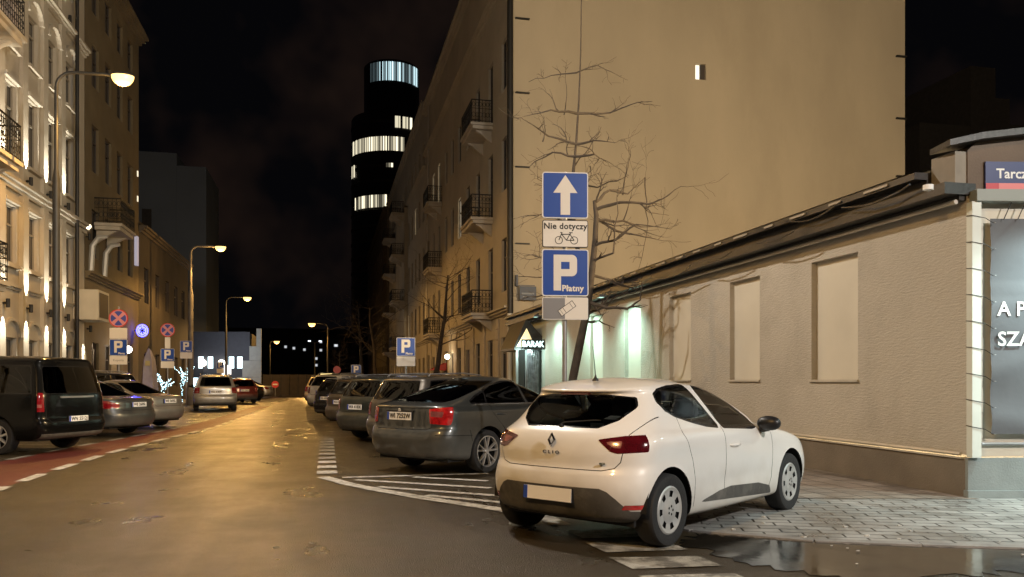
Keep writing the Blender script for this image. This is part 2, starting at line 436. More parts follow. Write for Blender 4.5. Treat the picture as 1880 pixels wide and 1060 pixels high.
# puddle along the corner kerb
random.seed(3)
def wob(pts, amp, n=6):
    out = []
    for i in range(len(pts)):
        a, b = Vector(pts[i]), Vector(pts[(i + 1) % len(pts)]); d = (b - a); nn = Vector((-d.y, d.x)).normalized()
        for k in range(n): out.append(tuple(a + d * (k / n) + nn * random.uniform(-amp, amp)))
    return out
M_water = mat("puddle_water", (.016, .014, .011), .12, spec=.8, bump=.06, bscale=7, rvar=.11, vscale=2.2)
PUD = wob([(2.98, 6.62), (3.30, 6.98), (3.75, 6.74), (4.25, 6.33), (5.0, 6.0), (5.8, 5.66), (7.2, 5.1), (7.4, 4.1), (5.9, 4.55), (5.0, 5.05), (4.3, 5.15), (3.7, 5.0), (3.2, 5.7)], .10, 10)
sheet("puddle", PUD, .006, M_water, "shallow puddle mirroring the front wheel of the white car")
random.seed(5)
mb = MB()
for i in range(24):
    x = random.uniform(3.2, 6.6); yv = 8.0 - (x - 3.0) * .52 + random.uniform(-2.1, .5); r = random.uniform(.008, .03)
    n = random.randint(4, 6); z0 = .014
    ring = [(x + r * random.uniform(.6, 1.3) * math.cos(2 * math.pi * k / n), yv + r * random.uniform(.5, 1.1) * math.sin(2 * math.pi * k / n), z0) for k in range(n)]
    mb.prism(ring, (0, 0, r * .4))
tag(mb.build("street_litter", mat("pale_scraps", (.5, .49, .46), .7, var=.3)), "small pale scraps and wet leaves scattered on the paving", "litter", kind="stuff")
# ================================================================== buildings
M_cream = mat("cream_plaster", (.48, .44, .37), .8, var=.10, vscale=.7, bump=.15, bscale=50, dirt=(.36, .31, .24), dscale=.35)
M_buff = mat("buff_plaster", (.46, .41, .32), .85, var=.14, vscale=.6, bump=.15, bscale=50, dirt=(.33, .285, .215), dscale=.3)
M_gable = mat("gable_plaster", (.44, .375, .275), .85, var=.10, vscale=.35, bump=.2, bscale=25, dirt=(.395, .333, .24), dscale=.30, stretch=(1, 1, .35))
M_brown = mat("brown_plaster", (.115, .092, .066), .85, var=.15, vscale=.8, bump=.15, bscale=50)
M_olive = mat("olive_plaster", (.155, .122, .072), .85, var=.2, vscale=.6, bump=.15, bscale=50, dirt=(.17, .14, .09), dscale=.4)
M_stone = mat("stone_trim", (.46, .41, .33), .75, var=.12, vscale=2, bump=.15, bscale=40)
M_dark = mat("dark_facade", (.045, .04, .036), .8, var=.2)
M_roof = mat("dark_roof_sheet", (.028, .026, .025), .45, var=.3, vscale=3, bump=.2, bscale=20)
M_frame = mat("window_frame", (.30, .27, .22), .6)
M_framedark = mat("dark_window_frame", (.06, .05, .045), .6)
M_pane = mat("night_window_pane", (.018, .018, .020), .05, spec=.8, var=.5, vscale=.9)
M_blind = mat("blind_window_plaster", (.44, .38, .28), .85, var=.1)
M_lit = mat("lit_window_pane", (.5, .5, .4), .4, emit=(1, .86, .62), es=1.1, var=.2, vscale=4)
M_litcool = mat("cool_lit_window_pane", (.5, .6, .6), .4, emit=(.66, .92, 1.0), es=3.0, var=.3, vscale=5)
M_iron = mat("wrought_iron", (.012, .011, .010), .55)
M_door = mat("dark_timber_door", (.035, .018, .012), .5, var=.3, vscale=3)

def building(name, label, loc, cat="building"):
    return thing(name, label, cat, loc)

def facade(root, P0, U, N, width, height, openings, m, name="wall", reveal=.18, frames=True, frame_m=None):
    """wall with real openings; openings = (u0, v0, u1, v1, kind). Windows become parts with their panes below them."""
    P0, U, N = Vector(P0), Vector(U).normalized(), Vector(N).normalized(); Z = Vector((0, 0, 1))
    us = sorted({0, width, *[o[0] for o in openings], *[o[2] for o in openings]}); vs = sorted({0, height, *[o[1] for o in openings], *[o[3] for o in openings]})
    P = lambda u, v, d=0: P0 + U * u + Z * v - N * d
    mb = MB(); flip = U.cross(Z).dot(N) < 0
    def q(a, b, c, d): mb.quad(*((a, b, c, d) if not flip else (d, c, b, a)))
    for j in range(len(vs) - 1):
        run = None
        for i in range(len(us) - 1):
            cu, cv = (us[i] + us[i + 1]) / 2, (vs[j] + vs[j + 1]) / 2
            hole = any(o[0] < cu < o[2] and o[1] < cv < o[3] for o in openings)
            if not hole and run is None: run = us[i]
            if run is not None and (hole or i == len(us) - 2):
                e = us[i] if hole else us[i + 1]; q(P(run, vs[j]), P(e, vs[j]), P(e, vs[j + 1]), P(run, vs[j + 1])); run = None
    for (a, b, c, d, k) in openings:
        q(P(a, b), P(a, b, reveal), P(a, d, reveal), P(a, d)); q(P(c, b, reveal), P(c, b), P(c, d), P(c, d, reveal))
        q(P(a, d, reveal), P(c, d, reveal), P(c, d), P(a, d)); q(P(a, b), P(c, b), P(c, b, reveal), P(a, b, reveal))
    w = mb.build(name, m, root, world=True)
    for (a, b, c, d, k) in openings:
        mm = {'dark': M_pane, 'lit': M_lit, 'cool': M_litcool, 'blind': M_blind, 'door': M_door}[k]
        if k == 'blind':
            mb = MB(); mb.quad(P(a, b, reveal), P(c, b, reveal), P(c, d, reveal), P(a, d, reveal)); mb.build("blind_window", mm, root, world=True); continue
        fb = MB(); t = .06; e0, e1 = reveal - .07, reveal - .01
        def bar(u0, v0, u1, v1, d0=e0, d1=e1):
            c0 = (P(u0, v0, d0) + P(u1, v1, d1)) / 2
            fb.obox(c0, U * (u1 - u0) / 2, N * (d1 - d0) / 2, Z * (v1 - v0) / 2)
        bar(a, b, a + t, d); bar(c - t, b, c, d); bar(a + t, d - t, c - t, d); bar(a + t, b, c - t, b + t)
        if k != 'door' and frames:
            mid = (a + c) / 2; bar(mid - .04, b + t, mid + .04, d - t)
            tr = b + (d - b) * .66; bar(a + t, tr - .03, mid - .04, tr + .03); bar(mid + .04, tr - .03, c - t, tr + .03)
        f = fb.build("door_frame" if k == 'door' else "window", frame_m or M_frame, root, world=True)
        pb = MB()
        if k == 'door':
            pb.obox(P((a + c) / 2, (b + d) / 2, reveal - .03), U * (c - a - 2 * t) / 2, N * .02, Z * (d - b - 2 * t) / 2)
            for v0, v1 in ((.12, .42), (.5, .92)):
                pb.obox(P(a + (c - a) * .28, b + (d - b) * (v0 + v1) / 2, reveal - .055), U * (c - a) * .14, N * .012, Z * (d - b) * (v1 - v0) / 2)
                pb.obox(P(a + (c - a) * .72, b + (d - b) * (v0 + v1) / 2, reveal - .055), U * (c - a) * .14, N * .012, Z * (d - b) * (v1 - v0) / 2)
        else: pb.quad(P(a, b, reveal - .03), P(c, b, reveal - .03), P(c, d, reveal - .03), P(a, d, reveal - .03))
        pb.build("door" if k == 'door' else "pane", mm, f, world=True)
    return w

def closed_back(root, x0, y0, x1, y1, h, m, skip=(), name="side_wall", roof_m=None):
    """the other walls and the flat roof of a block whose street wall is built by facade()"""
    mb = MB()
    if 'x0' not in skip: mb.quad((x0, y0, 0), (x0, y1, 0), (x0, y1, h), (x0, y0, h))
    if 'x1' not in skip: mb.quad((x1, y0, 0), (x1, y1, 0), (x1, y1, h), (x1, y0, h))
    if 'y0' not in skip: mb.quad((x0, y0, 0), (x1, y0, 0), (x1, y0, h), (x0, y0, h))
    if 'y1' not in skip: mb.quad((x0, y1, 0), (x1, y1, 0), (x1, y1, h), (x0, y1, h))
    if mb.v: mb.build(name, m, root, world=True)
    rb = MB(); rb.box((x0 - .02, y0 - .02, h + .003), (x1 + .02, y1 + .02, h + .18)); rb.build("roof", roof_m or M_roof, root, world=True)

def balcony(root, x, y0, y1, out, z, name="balcony", h=1.05, slab=.28, style=0):
    """slab on brackets with a wrought-iron rail; out is the signed projection along x"""
    sb = MB(); xs = sorted((x, x + out)); s = 1 if out > 0 else -1
    sb.box((xs[0], y0, z - .12), (xs[1], y1, z)); sb.box((xs[0] + (.10 if s < 0 else 0), y0 + .08, z - slab), (xs[1] - (.10 if s > 0 else 0), y1 - .08, z - .122))
    for yy in (y0 + .35, y1 - .55):
        sb.prism([(x, yy, z - slab - .002), (x + out * .75, yy, z - slab - .002), (x + out * .5, yy, z - slab - .14), (x, yy, z - slab - .55)], (0, .2, 0))
    b = sb.build(name, M_stone, root, world=True)
    rb = MB(); r = .02; xo = x + out - s * .06
    path = [(x, y0 + .06), (xo, y0 + .06), (xo, y1 - .06), (x, y1 - .06)]
    for zz, rr in ((z + .08, .018), (z + h, .028), (z + h * .62, .014)):
        rb.tube([(*p, zz) for p in path], rr, 5)
    for (a, c) in zip(path[:-1], path[1:]):
        a, c = Vector(a), Vector(c); L = (c - a).length; n = max(2, int(L / .15)); d = (c - a) / n
        for i in range(n + 1):
            p = a + d * i; rb.tube([(*p, z + .02), (*p, z + h)], .011, 4, caps=False)
        for i in range(n):
            p = a + d * (i + .5); u = d.normalized()
            for zc, ra in ((z + h * .34, .075), (z + h * .80, .065)):
                pts = [(*(p + u * ra * math.cos(t)), zc + ra * 1.5 * math.sin(t)) for t in [2 * math.pi * k / 8 for k in range(9)]]
                rb.tube(pts, .011, 3, caps=False)
    rb.build("railing", M_iron, b, world=True)
    return b

def ledge(root, x, y0, y1, z, out, h, m=None, name="cornice", steps=3):
    mb = MB()
    for i in range(steps):
        o = out * (i + 1) / steps; xs = sorted((x, x + o)); mb.box((xs[0], y0 - .001 * i, z + h * i / steps + (.0 if i == 0 else .002)), (xs[1], y1 + .001 * i, z + h * (i + 1) / steps))
    return mb.build(name, m or M_stone, root, world=True)

# ------------------------------------------------------------------ low stucco building on the right
def stucco_mat():
    m = mat("rough_stucco", (.49, .455, .395), .85, var=.08, vscale=.5, dirt=(.41, .375, .32), dscale=.9)
    n = m.node_tree.nodes; l = m.node_tree.links; b = n["Principled BSDF"]; t = n.new("ShaderNodeTexCoord")
    mp = n.new("ShaderNodeMapping"); mp.inputs["Scale"].default_value = (10, 10, 42); l.new(t.outputs["Object"], mp.inputs[0])
    z = n.new("ShaderNodeTexNoise"); z.inputs["Scale"].default_value = 1; z.inputs["Detail"].default_value = 5; z.inputs["Roughness"].default_value = .65; l.new(mp.outputs[0], z.inputs["Vector"])
    bp = n.new("ShaderNodeBump"); bp.inputs["Strength"].default_value = .7; bp.inputs["Distance"].default_value = .03; l.new(z.outputs["Fac"], bp.inputs["Height"]); l.new(bp.outputs["Normal"], b.inputs["Normal"])
    return m
M_stucco = stucco_mat()
M_smooth = mat("smooth_plaster", (.62, .585, .50), .8, var=.05, vscale=1.5, bump=.08, bscale=60)
M_plinth = mat("plinth_plaster", (.17, .145, .115), .8, var=.15, vscale=2, bump=.3, bscale=45)
M_plinthgrey = mat("grey_plinth", (.22, .25, .25), .75, var=.12, vscale=3, bump=.25, bscale=45)
M_flash = mat("pale_metal_strip", (.55, .52, .46), .45, .3, var=.1)

XW = 7.55; Y0, Y1 = 8.41, 33.15
low = building("low_bar_building", "long low stucco building with blind window niches and a black eave, behind the white hatchback", (XW, Y0, 0))
niches = [(10.50, 11.67), (13.27, 14.38), (16.11, 17.22), (18.95, 20.05), (21.8, 22.9)]
mb = MB(); zs, zt, dp = 1.427, 3.30, .10
us = [Y0] + [v for n in niches for v in n] + [28.0]
def wq(ya, za, yb, zb, x=XW, mi=0): mb.quad((x, ya, za), (x, ya, zb), (x, yb, zb), (x, yb, za), mi)
wq(Y0, .52, 28.0, zs); wq(Y0, zt, 28.0, 3.75)
for i in range(0, len(us), 2): wq(us[i], zs, us[i + 1], zt)
for a, b in niches:
    mb.quad((XW, a, zs), (XW + dp, a, zs), (XW + dp, a, zt), (XW, a, zt), 1); mb.quad((XW + dp, b, zs), (XW, b, zs), (XW, b, zt), (XW + dp, b, zt), 1)
    mb.quad((XW, a, zt), (XW + dp, a, zt), (XW + dp, b, zt), (XW, b, zt), 1); mb.quad((XW, a, zs), (XW, b, zs), (XW + dp, b, zs), (XW + dp, a, zs), 1)
mb.build("wall", [M_stucco, M_stucco], low, world=True)
for a, b in niches:
    mb = MB(); mb.quad((XW + dp, a, zs), (XW + dp, a, zt), (XW + dp, b, zt), (XW + dp, b, zs)); nb = mb.build("blind_niche", M_smooth, low, world=True)
    mb = MB(); mb.box((XW - .035, a - .03, zs - .03), (XW + dp - .003, b + .03, zs + .006)); mb.build("sill", M_flash, nb, world=True)
mb = MB(); mb.box((XW - .03, Y0, 0), (XW + .2, 28.0, .47)); mb.build("plinth", M_plinth, low, world=True)
mb = MB(); mb.box((XW - .055, Y0 + .04, .472), (XW + .02, 28.0, .492)); mb.tube([(XW - .05, Y0 + .06, .53), (XW - .05, 28.0, .53)], .022, 8); mb.build("plinth_strip", M_flash, low, world=True)
# eave: soffit, fascia boards, gutter, roof
mb = MB()
mb.box((XW - .10, Y0 + .02, 3.60), (XW + .1, Y1, 3.66)); mb.box((XW - .34, Y0 - .02, 3.662), (XW + .1, Y1, 3.80)); mb.box((XW - .22, Y0 + .42, 3.802), (XW + .1, Y1, 3.93)); mb.box((XW - .40, Y0 + .42, 3.932), (XW + .1, Y1, 4.02))
mb.quad((XW - .42, Y0 + .42, 4.024), (XW - .42, Y1, 4.024), (XW + 4.2, Y1, 5.0), (XW + 4.2, Y0 + .6, 5.0))
mb.build("roof", M_roof, low, world=True)
mb = MB(); mb.tube([(XW - .12, Y0 + .05, 3.585), (XW - .12, 28, 3.585)], .03, 8); mb.build("gutter_pipe", M_flash, low, world=True)
random.seed(11)
yy = Y0 + .4
while yy < 27:
    mb = MB()
    L = random.uniform(.9, 2.0); sag = random.uniform(.03, .12); zz = random.choice((3.72, 3.86, 3.97)) + random.uniform(-.03, .03)
    mb.tube([(XW - .45 - random.random() * .04, yy + L * k / 6, zz - sag * math.sin(math.pi * k / 6)) for k in range(7)], .013, 5)
    yy += random.uniform(1.2, 2.4)
    mb.build("eave_cable", M_black, low, world=True)
mb = MB()
yy = Y0 + .9
while yy < 26: mb = MB(); mb.box((XW - .425, yy, 3.955), (XW - .402, yy + random.uniform(.25, .5), 3.985)); yy += random.uniform(.8, 1.0); mb.build("eave_clip", mat("pale_clip", (.35, .31, .25), .5), low, world=True)
# front wall, turned a little to face the crossing
FU = Vector((math.cos(R(11)), -math.sin(R(11)), 0)); FN = Vector((-math.sin(R(11)), -math.cos(R(11)), 0)); C0 = Vector((XW, Y0, 0))
def FP(u, z, d=0): return C0 + FU * u + Vector((0, 0, z)) + FN * d
M_pedbrown = mat("brown_fascia_wall", (.14, .105, .08), .8, var=.12, vscale=2, bump=.2)
mb = MB(); mb.quad(FP(0, .5), FP(7, .5), FP(7, 3.62), FP(0, 3.62)); mb.build("front_wall", M_smooth, low, world=True)
mb = MB(); mb.prism([FP(-.03, 0), FP(7, 0), FP(7, .49), FP(-.03, .49)], FN * .06); mb.prism([FP(-.05, 0), FP(7, 0), FP(7, .10), FP(-.05, .10)], FN * .10); mb.build("front_plinth", M_plinthgrey, low, world=True)
mb = MB(); mb.prism([FP(0, 3.622), FP(7, 3.622), FP(7, 4.62), FP(2.2, 4.55), FP(.1, 4.30), FP(-.0, 4.2)], -FN * .3); mb.build("parapet", M_pedbrown, low, world=True)
mb = MB(); mb.prism([FP(-.3, 4.22, -.3), FP(.1, 4.303, -.3), FP(2.2, 4.553, -.3), FP(7, 4.623, -.3), FP(7, 4.70, -.3), FP(2.2, 4.63, -.3), FP(.1, 4.38, -.3), FP(-.3, 4.29, -.3)], FN * .45); mb.build("coping", M_roof, low, world=True)
mb = MB(); mb.prism([FP(.02, 3.56), FP(7, 3.56), FP(7, 3.70), FP(.02, 3.70)], FN * .16); mb.build("front_gutter", mat("grey_green_gutter", (.24, .26, .24), .5), low, world=True)
mb = MB(); mb.box((XW - .16, Y0 + .02, 3.804), (XW + .1, Y0 + .415, 4.19)); mb.build("parapet_end", mat("grey_brown_render", (.26, .23, .19), .8, var=.15), low, world=True)
mb = MB(); mb.lathe([(.001, -.04), (.06, -.03), (.06, .03), (.001, .04)], 14, 0, FP(-.55, 3.72, .12)); mb.build("eave_lamp", M_white, low, world=True)
# pale corner post
mb = MB(); mb.prism([FP(-.02, .5, .01), FP(-.02, 3.56, .01), FP(.09, 3.56, .01), FP(.09, .5, .01)], FN * .12); post = mb.build("corner_post", mat("pale_post_metal", (.62, .66, .62), .5, var=.06), low, world=True)
# banner
M_banner = mat("dark_grey_banner", (.105, .112, .125), .7, var=.06, vscale=2, bump=.25, bscale=6)
ban = thing("wall_banner", "dark grey banner with white capitals laced to the front wall beside the pale corner post", "banner", FP(.22, .55, .12))
mb = MB(); nx, nzv = 48, 40; u0, u1, z0, z1 = .22, 4.6, .78, 3.36
random.seed(4); folds = [(random.uniform(0, 4.4), random.uniform(0, 2.6), random.uniform(-.4, .4), random.uniform(.05, .12), random.uniform(.008, .02)) for _ in range(26)]
vs = []
for j in range(nzv + 1):
    for i in range(nx + 1):
        u = u0 + (u1 - u0) * i / nx; z = z0 + (z1 - z0) * j / nzv; d = .10
        d += .010 * math.sin(z * 9) * math.exp(-abs(u - u0) * 1.2)
        for (fu, fz, k, s, a) in folds: d += a * math.exp(-(((z - z0 - fz) - k * (u - u0 - fu)) / s) ** 2 - ((u - u0 - fu) / .6) ** 2)
        for hem in (2.52, 1.98, 1.45): d += .012 * math.exp(-((z - hem) / .012) ** 2)
        vs.append(FP(u, z, d))
mb.add(vs, [(j * (nx + 1) + i, j * (nx + 1) + i + 1, (j + 1) * (nx + 1) + i + 1, (j + 1) * (nx + 1) + i) for j in range(nzv) for i in range(nx)])
mb.build("banner_sheet", M_banner, ban, world=True, smooth=True, angle=60)
Mf = Matrix.Translation(FP(0, 0, .125)) @ RZ(R(-11))
tx = MB(Mf); put(tx, text_polys("A PL", .238, .004, 'LEFT'), T(.29, 0, 2.27)); put(tx, text_polys("SZA", .238, .004, 'LEFT'), T(.29, 0, 1.91)); 
tx.build("lettering", M_white, ban, world=True)
for k in range(9):
    z = 3.30 - k * .315; mb = MB()
    mb.tube([FP(-.03, z + .10, .02), FP(-.03, z + .09, .135), FP(.13, z + .06, .14), FP(.235, z, .13)], .0045, 5); mb.build("lacing_cord", M_black, ban, world=True)
for k in range(14): mb = MB(); mb.tube([FP(.45 + k * .17, 3.55, .14), FP(.36 + k * .17, 3.34, .13)], .006, 5); mb.build("lacing_cord", M_black, ban, world=True)
mb = MB()
for k in range(9): mb.lathe([(.014, 0), (.012, .006), (.006, .006)], 10, 0, FP(.245, 3.30 - k * .315, .145))
mb.tube([FP(.14, .66, .05), FP(4.6, .66, .05)], .02, 6); mb.build("eyelets", M_steel, ban, world=True)
for i, u in enumerate((1.15, 2.9)):
    t = thing("banner_floodlight", ("first" if i == 0 else "second") + " cool floodlight arm over the dark banner, beyond the right edge", "lamp", FP(u, 3.62, .2), group="floodlights over the banner")
    mb = MB(); mb.tube([FP(u, 3.63, .17), FP(u, 3.74, .6), FP(u, 3.60, 1.0)], .018, 6); mb.obox(FP(u, 3.56, 1.04), FU * .14, FN * .09, Vector((0, 0, .035))); mb.build("housing", M_black, t, world=True)
    mb = MB(); mb.quad(FP(u - .12, 3.522, .96), FP(u + .12, 3.522, .96), FP(u + .12, 3.522, 1.12), FP(u - .12, 3.522, 1.12)); mb.build("lens", mat("flood_lens_banner", (.9, .9, .9), .4, emit=COOL, es=5), t, world=True)
    spot_light("flood_beam", FP(u, 3.50, 1.04), -FN * .12 + Vector((0, 0, -1)), (.78, 1.0, .96), 430, 150, .8, .06, t)
# street-name plate on the parapet
sp = thing("street_name_plate", "blue and red street name plate above the dark banner", "sign", FP(.20, 3.74, .02))
mb = MB(); mb.prism([FP(.20, 3.72, .005), FP(1.45, 3.72, .005), FP(1.45, 4.06, .005), FP(.20, 4.06, .005)], FN * .03)
mb.build("plate", mat("sign_deep_blue", (.012, .022, .12), .4), sp, world=True)
mb = MB(); mb.prism([FP(.203, 3.723, .036), FP(.36, 3.723, .036), FP(.36, 3.80, .036), FP(.203, 3.80, .036)], FN * .002); mb.build("red_band", mat("sign_red", (.45, .02, .035), .4), sp, world=True)
mb = MB(); mb.prism([FP(.362, 3.723, .036), FP(1.447, 3.723, .036), FP(1.447, 3.80, .036), FP(.362, 3.80, .036)], FN * .002); mb.build("pink_band", mat("sign_pink", (.62, .17, .17), .4), sp, world=True)
tx = MB(Matrix.Translation(FP(0, 0, .037)) @ RZ(R(-11))); put(tx, text_polys("Tarczyńska", .165, .003, 'LEFT'), T(.33, 0, 3.91)); tx.build("lettering", M_white, sp, world=True)
# bar entrance at the far end of the wall
M_teal = mat("pale_teal_plaster", (.46, .50, .45), .8, var=.06)
mb = MB(); mb.quad((XW, 28.0, 0), (XW, 28.0, 3.75), (XW, Y1 - .05, 3.75), (XW, Y1 - .05, 0)); mb.build("entrance_wall", M_teal, low, world=True)
porch = thing("bar_porch", "dark gabled porch with lit triangle and glowing letters BARAK", "porch", (XW - 1.0, 29.5, 0))
A = Vector((XW - 1.55, 28.6, 0)); 
mb = MB()
xa, xb, ya, yb = XW - .95, XW, 28.4, 31.0
mid = xa + .40
mb.prism([(xa - .08, ya, 2.50), (xb, ya, 2.50), (xb, ya, 3.0), (mid + .04, ya, 3.55), (mid - .08, ya, 3.55), (xa - .08, ya, 2.58)], (0, 2.4, 0))
mb.build("porch_roof", M_roof, porch, world=True)
mb = MB(); mb.prism([(xa + .0, ya - .004, 2.62), (mid + .28, ya - .004, 2.62), (mid - .03, ya - .004, 3.28)], (0, -.02, 0)); mb.build("lit_triangle", mat("lit_sign_triangle", (.8, .7, .45), .5, emit=(1.0, .80, .42), es=.85), porch, world=True)
mb = MB(); mb.box((mid - .30, ya - .40, 2.52), (xb - .03, ya - .30, 2.86)); mb.box((mid - .1, ya - .30, 2.6), (mid, ya - .005, 2.7)); mb.box((xb - .2, ya - .30, 2.6), (xb - .1, ya - .005, 2.7)); mb.build("sign_box", M_black, porch, world=True)
tx = MB(T((mid - .30 + xb - .03) / 2, ya - .406, 2.69)); put(tx, text_polys("BARAK", .29, .006, extrude=.004), Matrix.Diagonal((.86, 1, 1, 1))); tx.build("glowing_letters", mat("neon_letters", (.6, .8, .8), .4, emit=(.72, 1.0, .97), es=3.2), porch, world=True)
mb = MB()
for x in (xa, mid - .05, xb - .2): mb.box((x, ya + .1, 0), (x + .09, ya + .19, 2.55))
mb.box((xa + .09, ya + .12, 0), (xb, ya + .16, .9)); mb.build("porch_frame", mat("grey_porch_frame", (.25, .27, .27), .5), porch, world=True)
mb = MB(); mb.quad((xa + .09, ya + .14, .9), (xb, ya + .14, .9), (xb, ya + .14, 2.55), (xa + .09, ya + .14, 2.55)); mb.build("porch_glazing", M_pane, porch, world=True)
random.seed(2); mb = MB()
for k in range(7):
    x = mid + .02 + k * .06; mb.tube([(x + .03 * math.sin(j * 1.3 + k), ya + .02 + .03 * math.cos(j + k), .2 + j * .33) for j in range(8)], .05, 6)
mb.build("plastic_curtain", mat("plastic_sheet", (.10, .105, .115), .18, spec=.9, var=.4, vscale=7), porch, world=True, smooth=True)
point_light("porch_light", (XW - .8, ya - .35, 2.45), COOL, 45, porch, .06)
def eave_light(y, label, col, watts, ang, blend, tilt):
    t = thing("eave_floodlight", label, "lamp", (XW - .80, y, 3.54), group="floodlights under the eave of the stucco building")
    mb = MB(); mb.box((-.09, -.13, -.03), (.07, .13, .04)); mb.tube([(0, 0, .04), (.12, 0, .10), (.55, 0, .14)], .018, 6); mb.build("housing", M_black, t)
    mb = MB(); mb.quad((-.07, -.11, -.032), (.05, -.11, -.032), (.05, .11, -.032), (-.07, .11, -.032)); mb.build("lens", mat("flood_lens_" + ("cool" if col is TEAL else "warm"), (.9, .9, .9), .4, emit=col, es=1.2), t)
    spot_light("flood_beam", (XW - .81, y, 3.46), (tilt, 0, -1), col, watts, ang, blend, .05, t)
FLW = (1.0, .86, .62); TEAL = (.55, 1.0, .86)
eave_light(19.6, "cool floodlight over the fourth blind niche, behind the bare tree", TEAL, 330, 125, 1, .5)
eave_light(22.8, "cool floodlight over the farthest blind niche near the porch", TEAL, 330, 125, 1, .5)
eave_light(26.2, "cool floodlight next to the dark gabled porch", TEAL, 300, 125, 1, .5)

# ------------------------------------------------------------------ tall tenement with the blank gable
GY = 33.25
ga = building("gable_tenement", "tall buff tenement with a huge blank gable wall and iron balconies", (XW, GY, 0))
ops = []; L1 = 30.4; k = 0
fl = [(5.3, 7.6), (9.7, 12.0), (14.1, 16.3), (18.0, 19.6) if False else (18.3, 19.0)]
cols = [1.1, 4.1, 7.4, 10.4, 13.4, 16.2, 18.9, 22.3, 25.2, 28.2]
lit_set = {(4, 1), (7, 2), (8, 2), (5, 3)}
for fi, (a, b) in enumerate(fl[:3]):
    for ci, u in enumerate(cols):
        door = ci in (1, 7)
        ops.append((u, a - (.85 if door else 0), u + 1.05, b, 'lit' if (ci, fi) in lit_set else 'dark'))
for ci, u in enumerate(cols):
    if ci in (3, 5, 8): ops.append((u, .05, u + 1.3, 3.1, 'door'))
    else: ops.append((u, 1.3, u + 1.2, 3.3, 'dark'))
facade(ga, (XW, GY, 0), (0, 1, 0), (-1, 0, 0), L1, 22.3, ops, M_buff, frame_m=M_framedark)
# gable with its small window
gx1 = 26.4
mb = MB(); wx0, wx1, wz0, wz1 = 15.80, 16.30, 14.65, 15.35
for (a, b, c, d) in ((XW, 0, gx1, wz0), (XW, wz1, gx1, 24.5), (XW, wz0, wx0, wz1), (wx1, wz0, gx1, wz1)): mb.quad((a, GY - .005, b), (c, GY - .005, b), (c, GY - .005, d), (a, GY - .005, d))
for (a, b) in (((wx0, wz0), (wx0, wz1)), ((wx1, wz0), (wx1, wz1)), ((wx0, wz0), (wx1, wz0)), ((wx0, wz1), (wx1, wz1))): mb.quad((a[0], GY - .005, a[1]), (b[0], GY - .005, b[1]), (b[0], GY + .3, b[1]), (a[0], GY + .3, a[1]))
mb.build("gable_wall", M_gable, ga, world=True)
mb = MB(); mb.box((wx0, GY + .2, wz0), (wx0 + .28, GY + .25, wz1)); mb.build("gable_window", mat("lit_gable_window", (.6, .6, .5), .4, emit=(1, .95, .8), es=1.2), ga, world=True)
mb = MB(); mb.box((wx0 + .28, GY + .1, wz0), (wx1, GY + .25, wz1)); mb.build("window_niche", M_framedark, ga, world=True)
mb = MB()
for z in (4.0, 7.1, 10.3, 13.4, 16.5, 19.6): mb = MB(); mb.box((XW + .12, GY - .12, z), (XW + .72, GY - .006, z + .05)); mb.build("iron_bracket", M_iron, ga, world=True)
for z in (10.9, 13.6, 16.5, 19.3): mb = MB(); mb.box((gx1 - .5, GY - .12, z), (gx1 + .03, GY - .006, z + .07)); mb.build("iron_bracket", M_iron, ga, world=True)
closed_back(ga, XW + .02, GY + .01, gx1, GY + L1, 22.3, M_brown, skip=('x0', 'y0'))
ledge(ga, XW, GY, GY + L1, 4.25, -.35, .30, M_buff); ledge(ga, XW, GY, GY + L1, 18.75, -.30, .22, M_buff, "upper_cornice"); ledge(ga, XW, GY, GY + L1, 21.95, -.45, .35, M_buff, "eaves")
random.seed(9)
for u in (0.3, 2.9, 6.2, 9.3, 12.2, 15.0, 17.8, 21.2, 24.2, 27.2, 29.8):
    mb = MB(); mb.box((XW - .03, GY + u - .30, .02), (XW - .002, GY + u + .30, 4.2))
    for i in range(8): mb.box((XW - .07, GY + u - .32, .3 + i * .49), (XW - .031, GY + u + .32, .3 + i * .49 + .44))
    mb.build("rusticated_pier", M_stone, ga, world=True)
for z in (4.55, 9.0, 13.4):
    balcony(ga, XW, GY + 4.05, GY + 7.1, -1.05, z); balcony(ga, XW, GY + 21.3, GY + 24.2, -1.0, z)
mb = MB(); mb.tube([(XW - .12, GY - .12, 4.2), (XW - .12, GY - .12, 24.5)], .13, 10); mb.build("downpipe", M_iron, ga, world=True, smooth=True)
mb = MB(); mb.tube([(XW - .14, GY - .14, .1), (XW - .14, GY - .14, 4.19)], .10, 10); mb.build("lower_downpipe", mat("white_pipe", (.62, .62, .58), .5), ga, world=True, smooth=True)
mb = MB(); mb.tube([(XW - .3, GY + 27.9, 4.5), (XW - .1, GY + 27.9, 22)], .06, 8); mb.build("far_downpipe", M_flash, ga, world=True)
for y, z in ((49, 24.5), (54, 25.5), (46, 26.5)):
    mb = MB(); mb.tube([(XW + 1.2, y, 22.4), (XW + 1.2, y, z + 1)], .05, 6); mb.build("roof_mast", M_steel, ga, world=True)
mb = MB(); mb.prism([(XW - .01, 52.4, 2.55), (XW - .9, 52.4, 2.15), (XW - .9, 52.4, 2.05), (XW - .01, 52.4, 2.05)], (0, 1.5, 0)); mb.build("red_awning", mat("red_awning", (.34, .022, .012), .6, var=.2), ga, world=True)
lampb = thing("door_lamp", "small glowing globe lamp by the red awning on the tenement", "lamp", (XW - .25, 50.2, 2.85))
mb = MB(); mb.lathe([(.001, -.16)] + [(.16 * math.sin(math.pi * i / 8), -.16 * math.cos(math.pi * i / 8)) for i in range(1, 8)] + [(.001, .16)], 14, 0, (XW - .28, 50.2, 2.87)); mb.build("globe", mat("globe_glow", (1, .9, .7), .4, emit=(1, .86, .58), es=14), lampb, world=True, smooth=True)
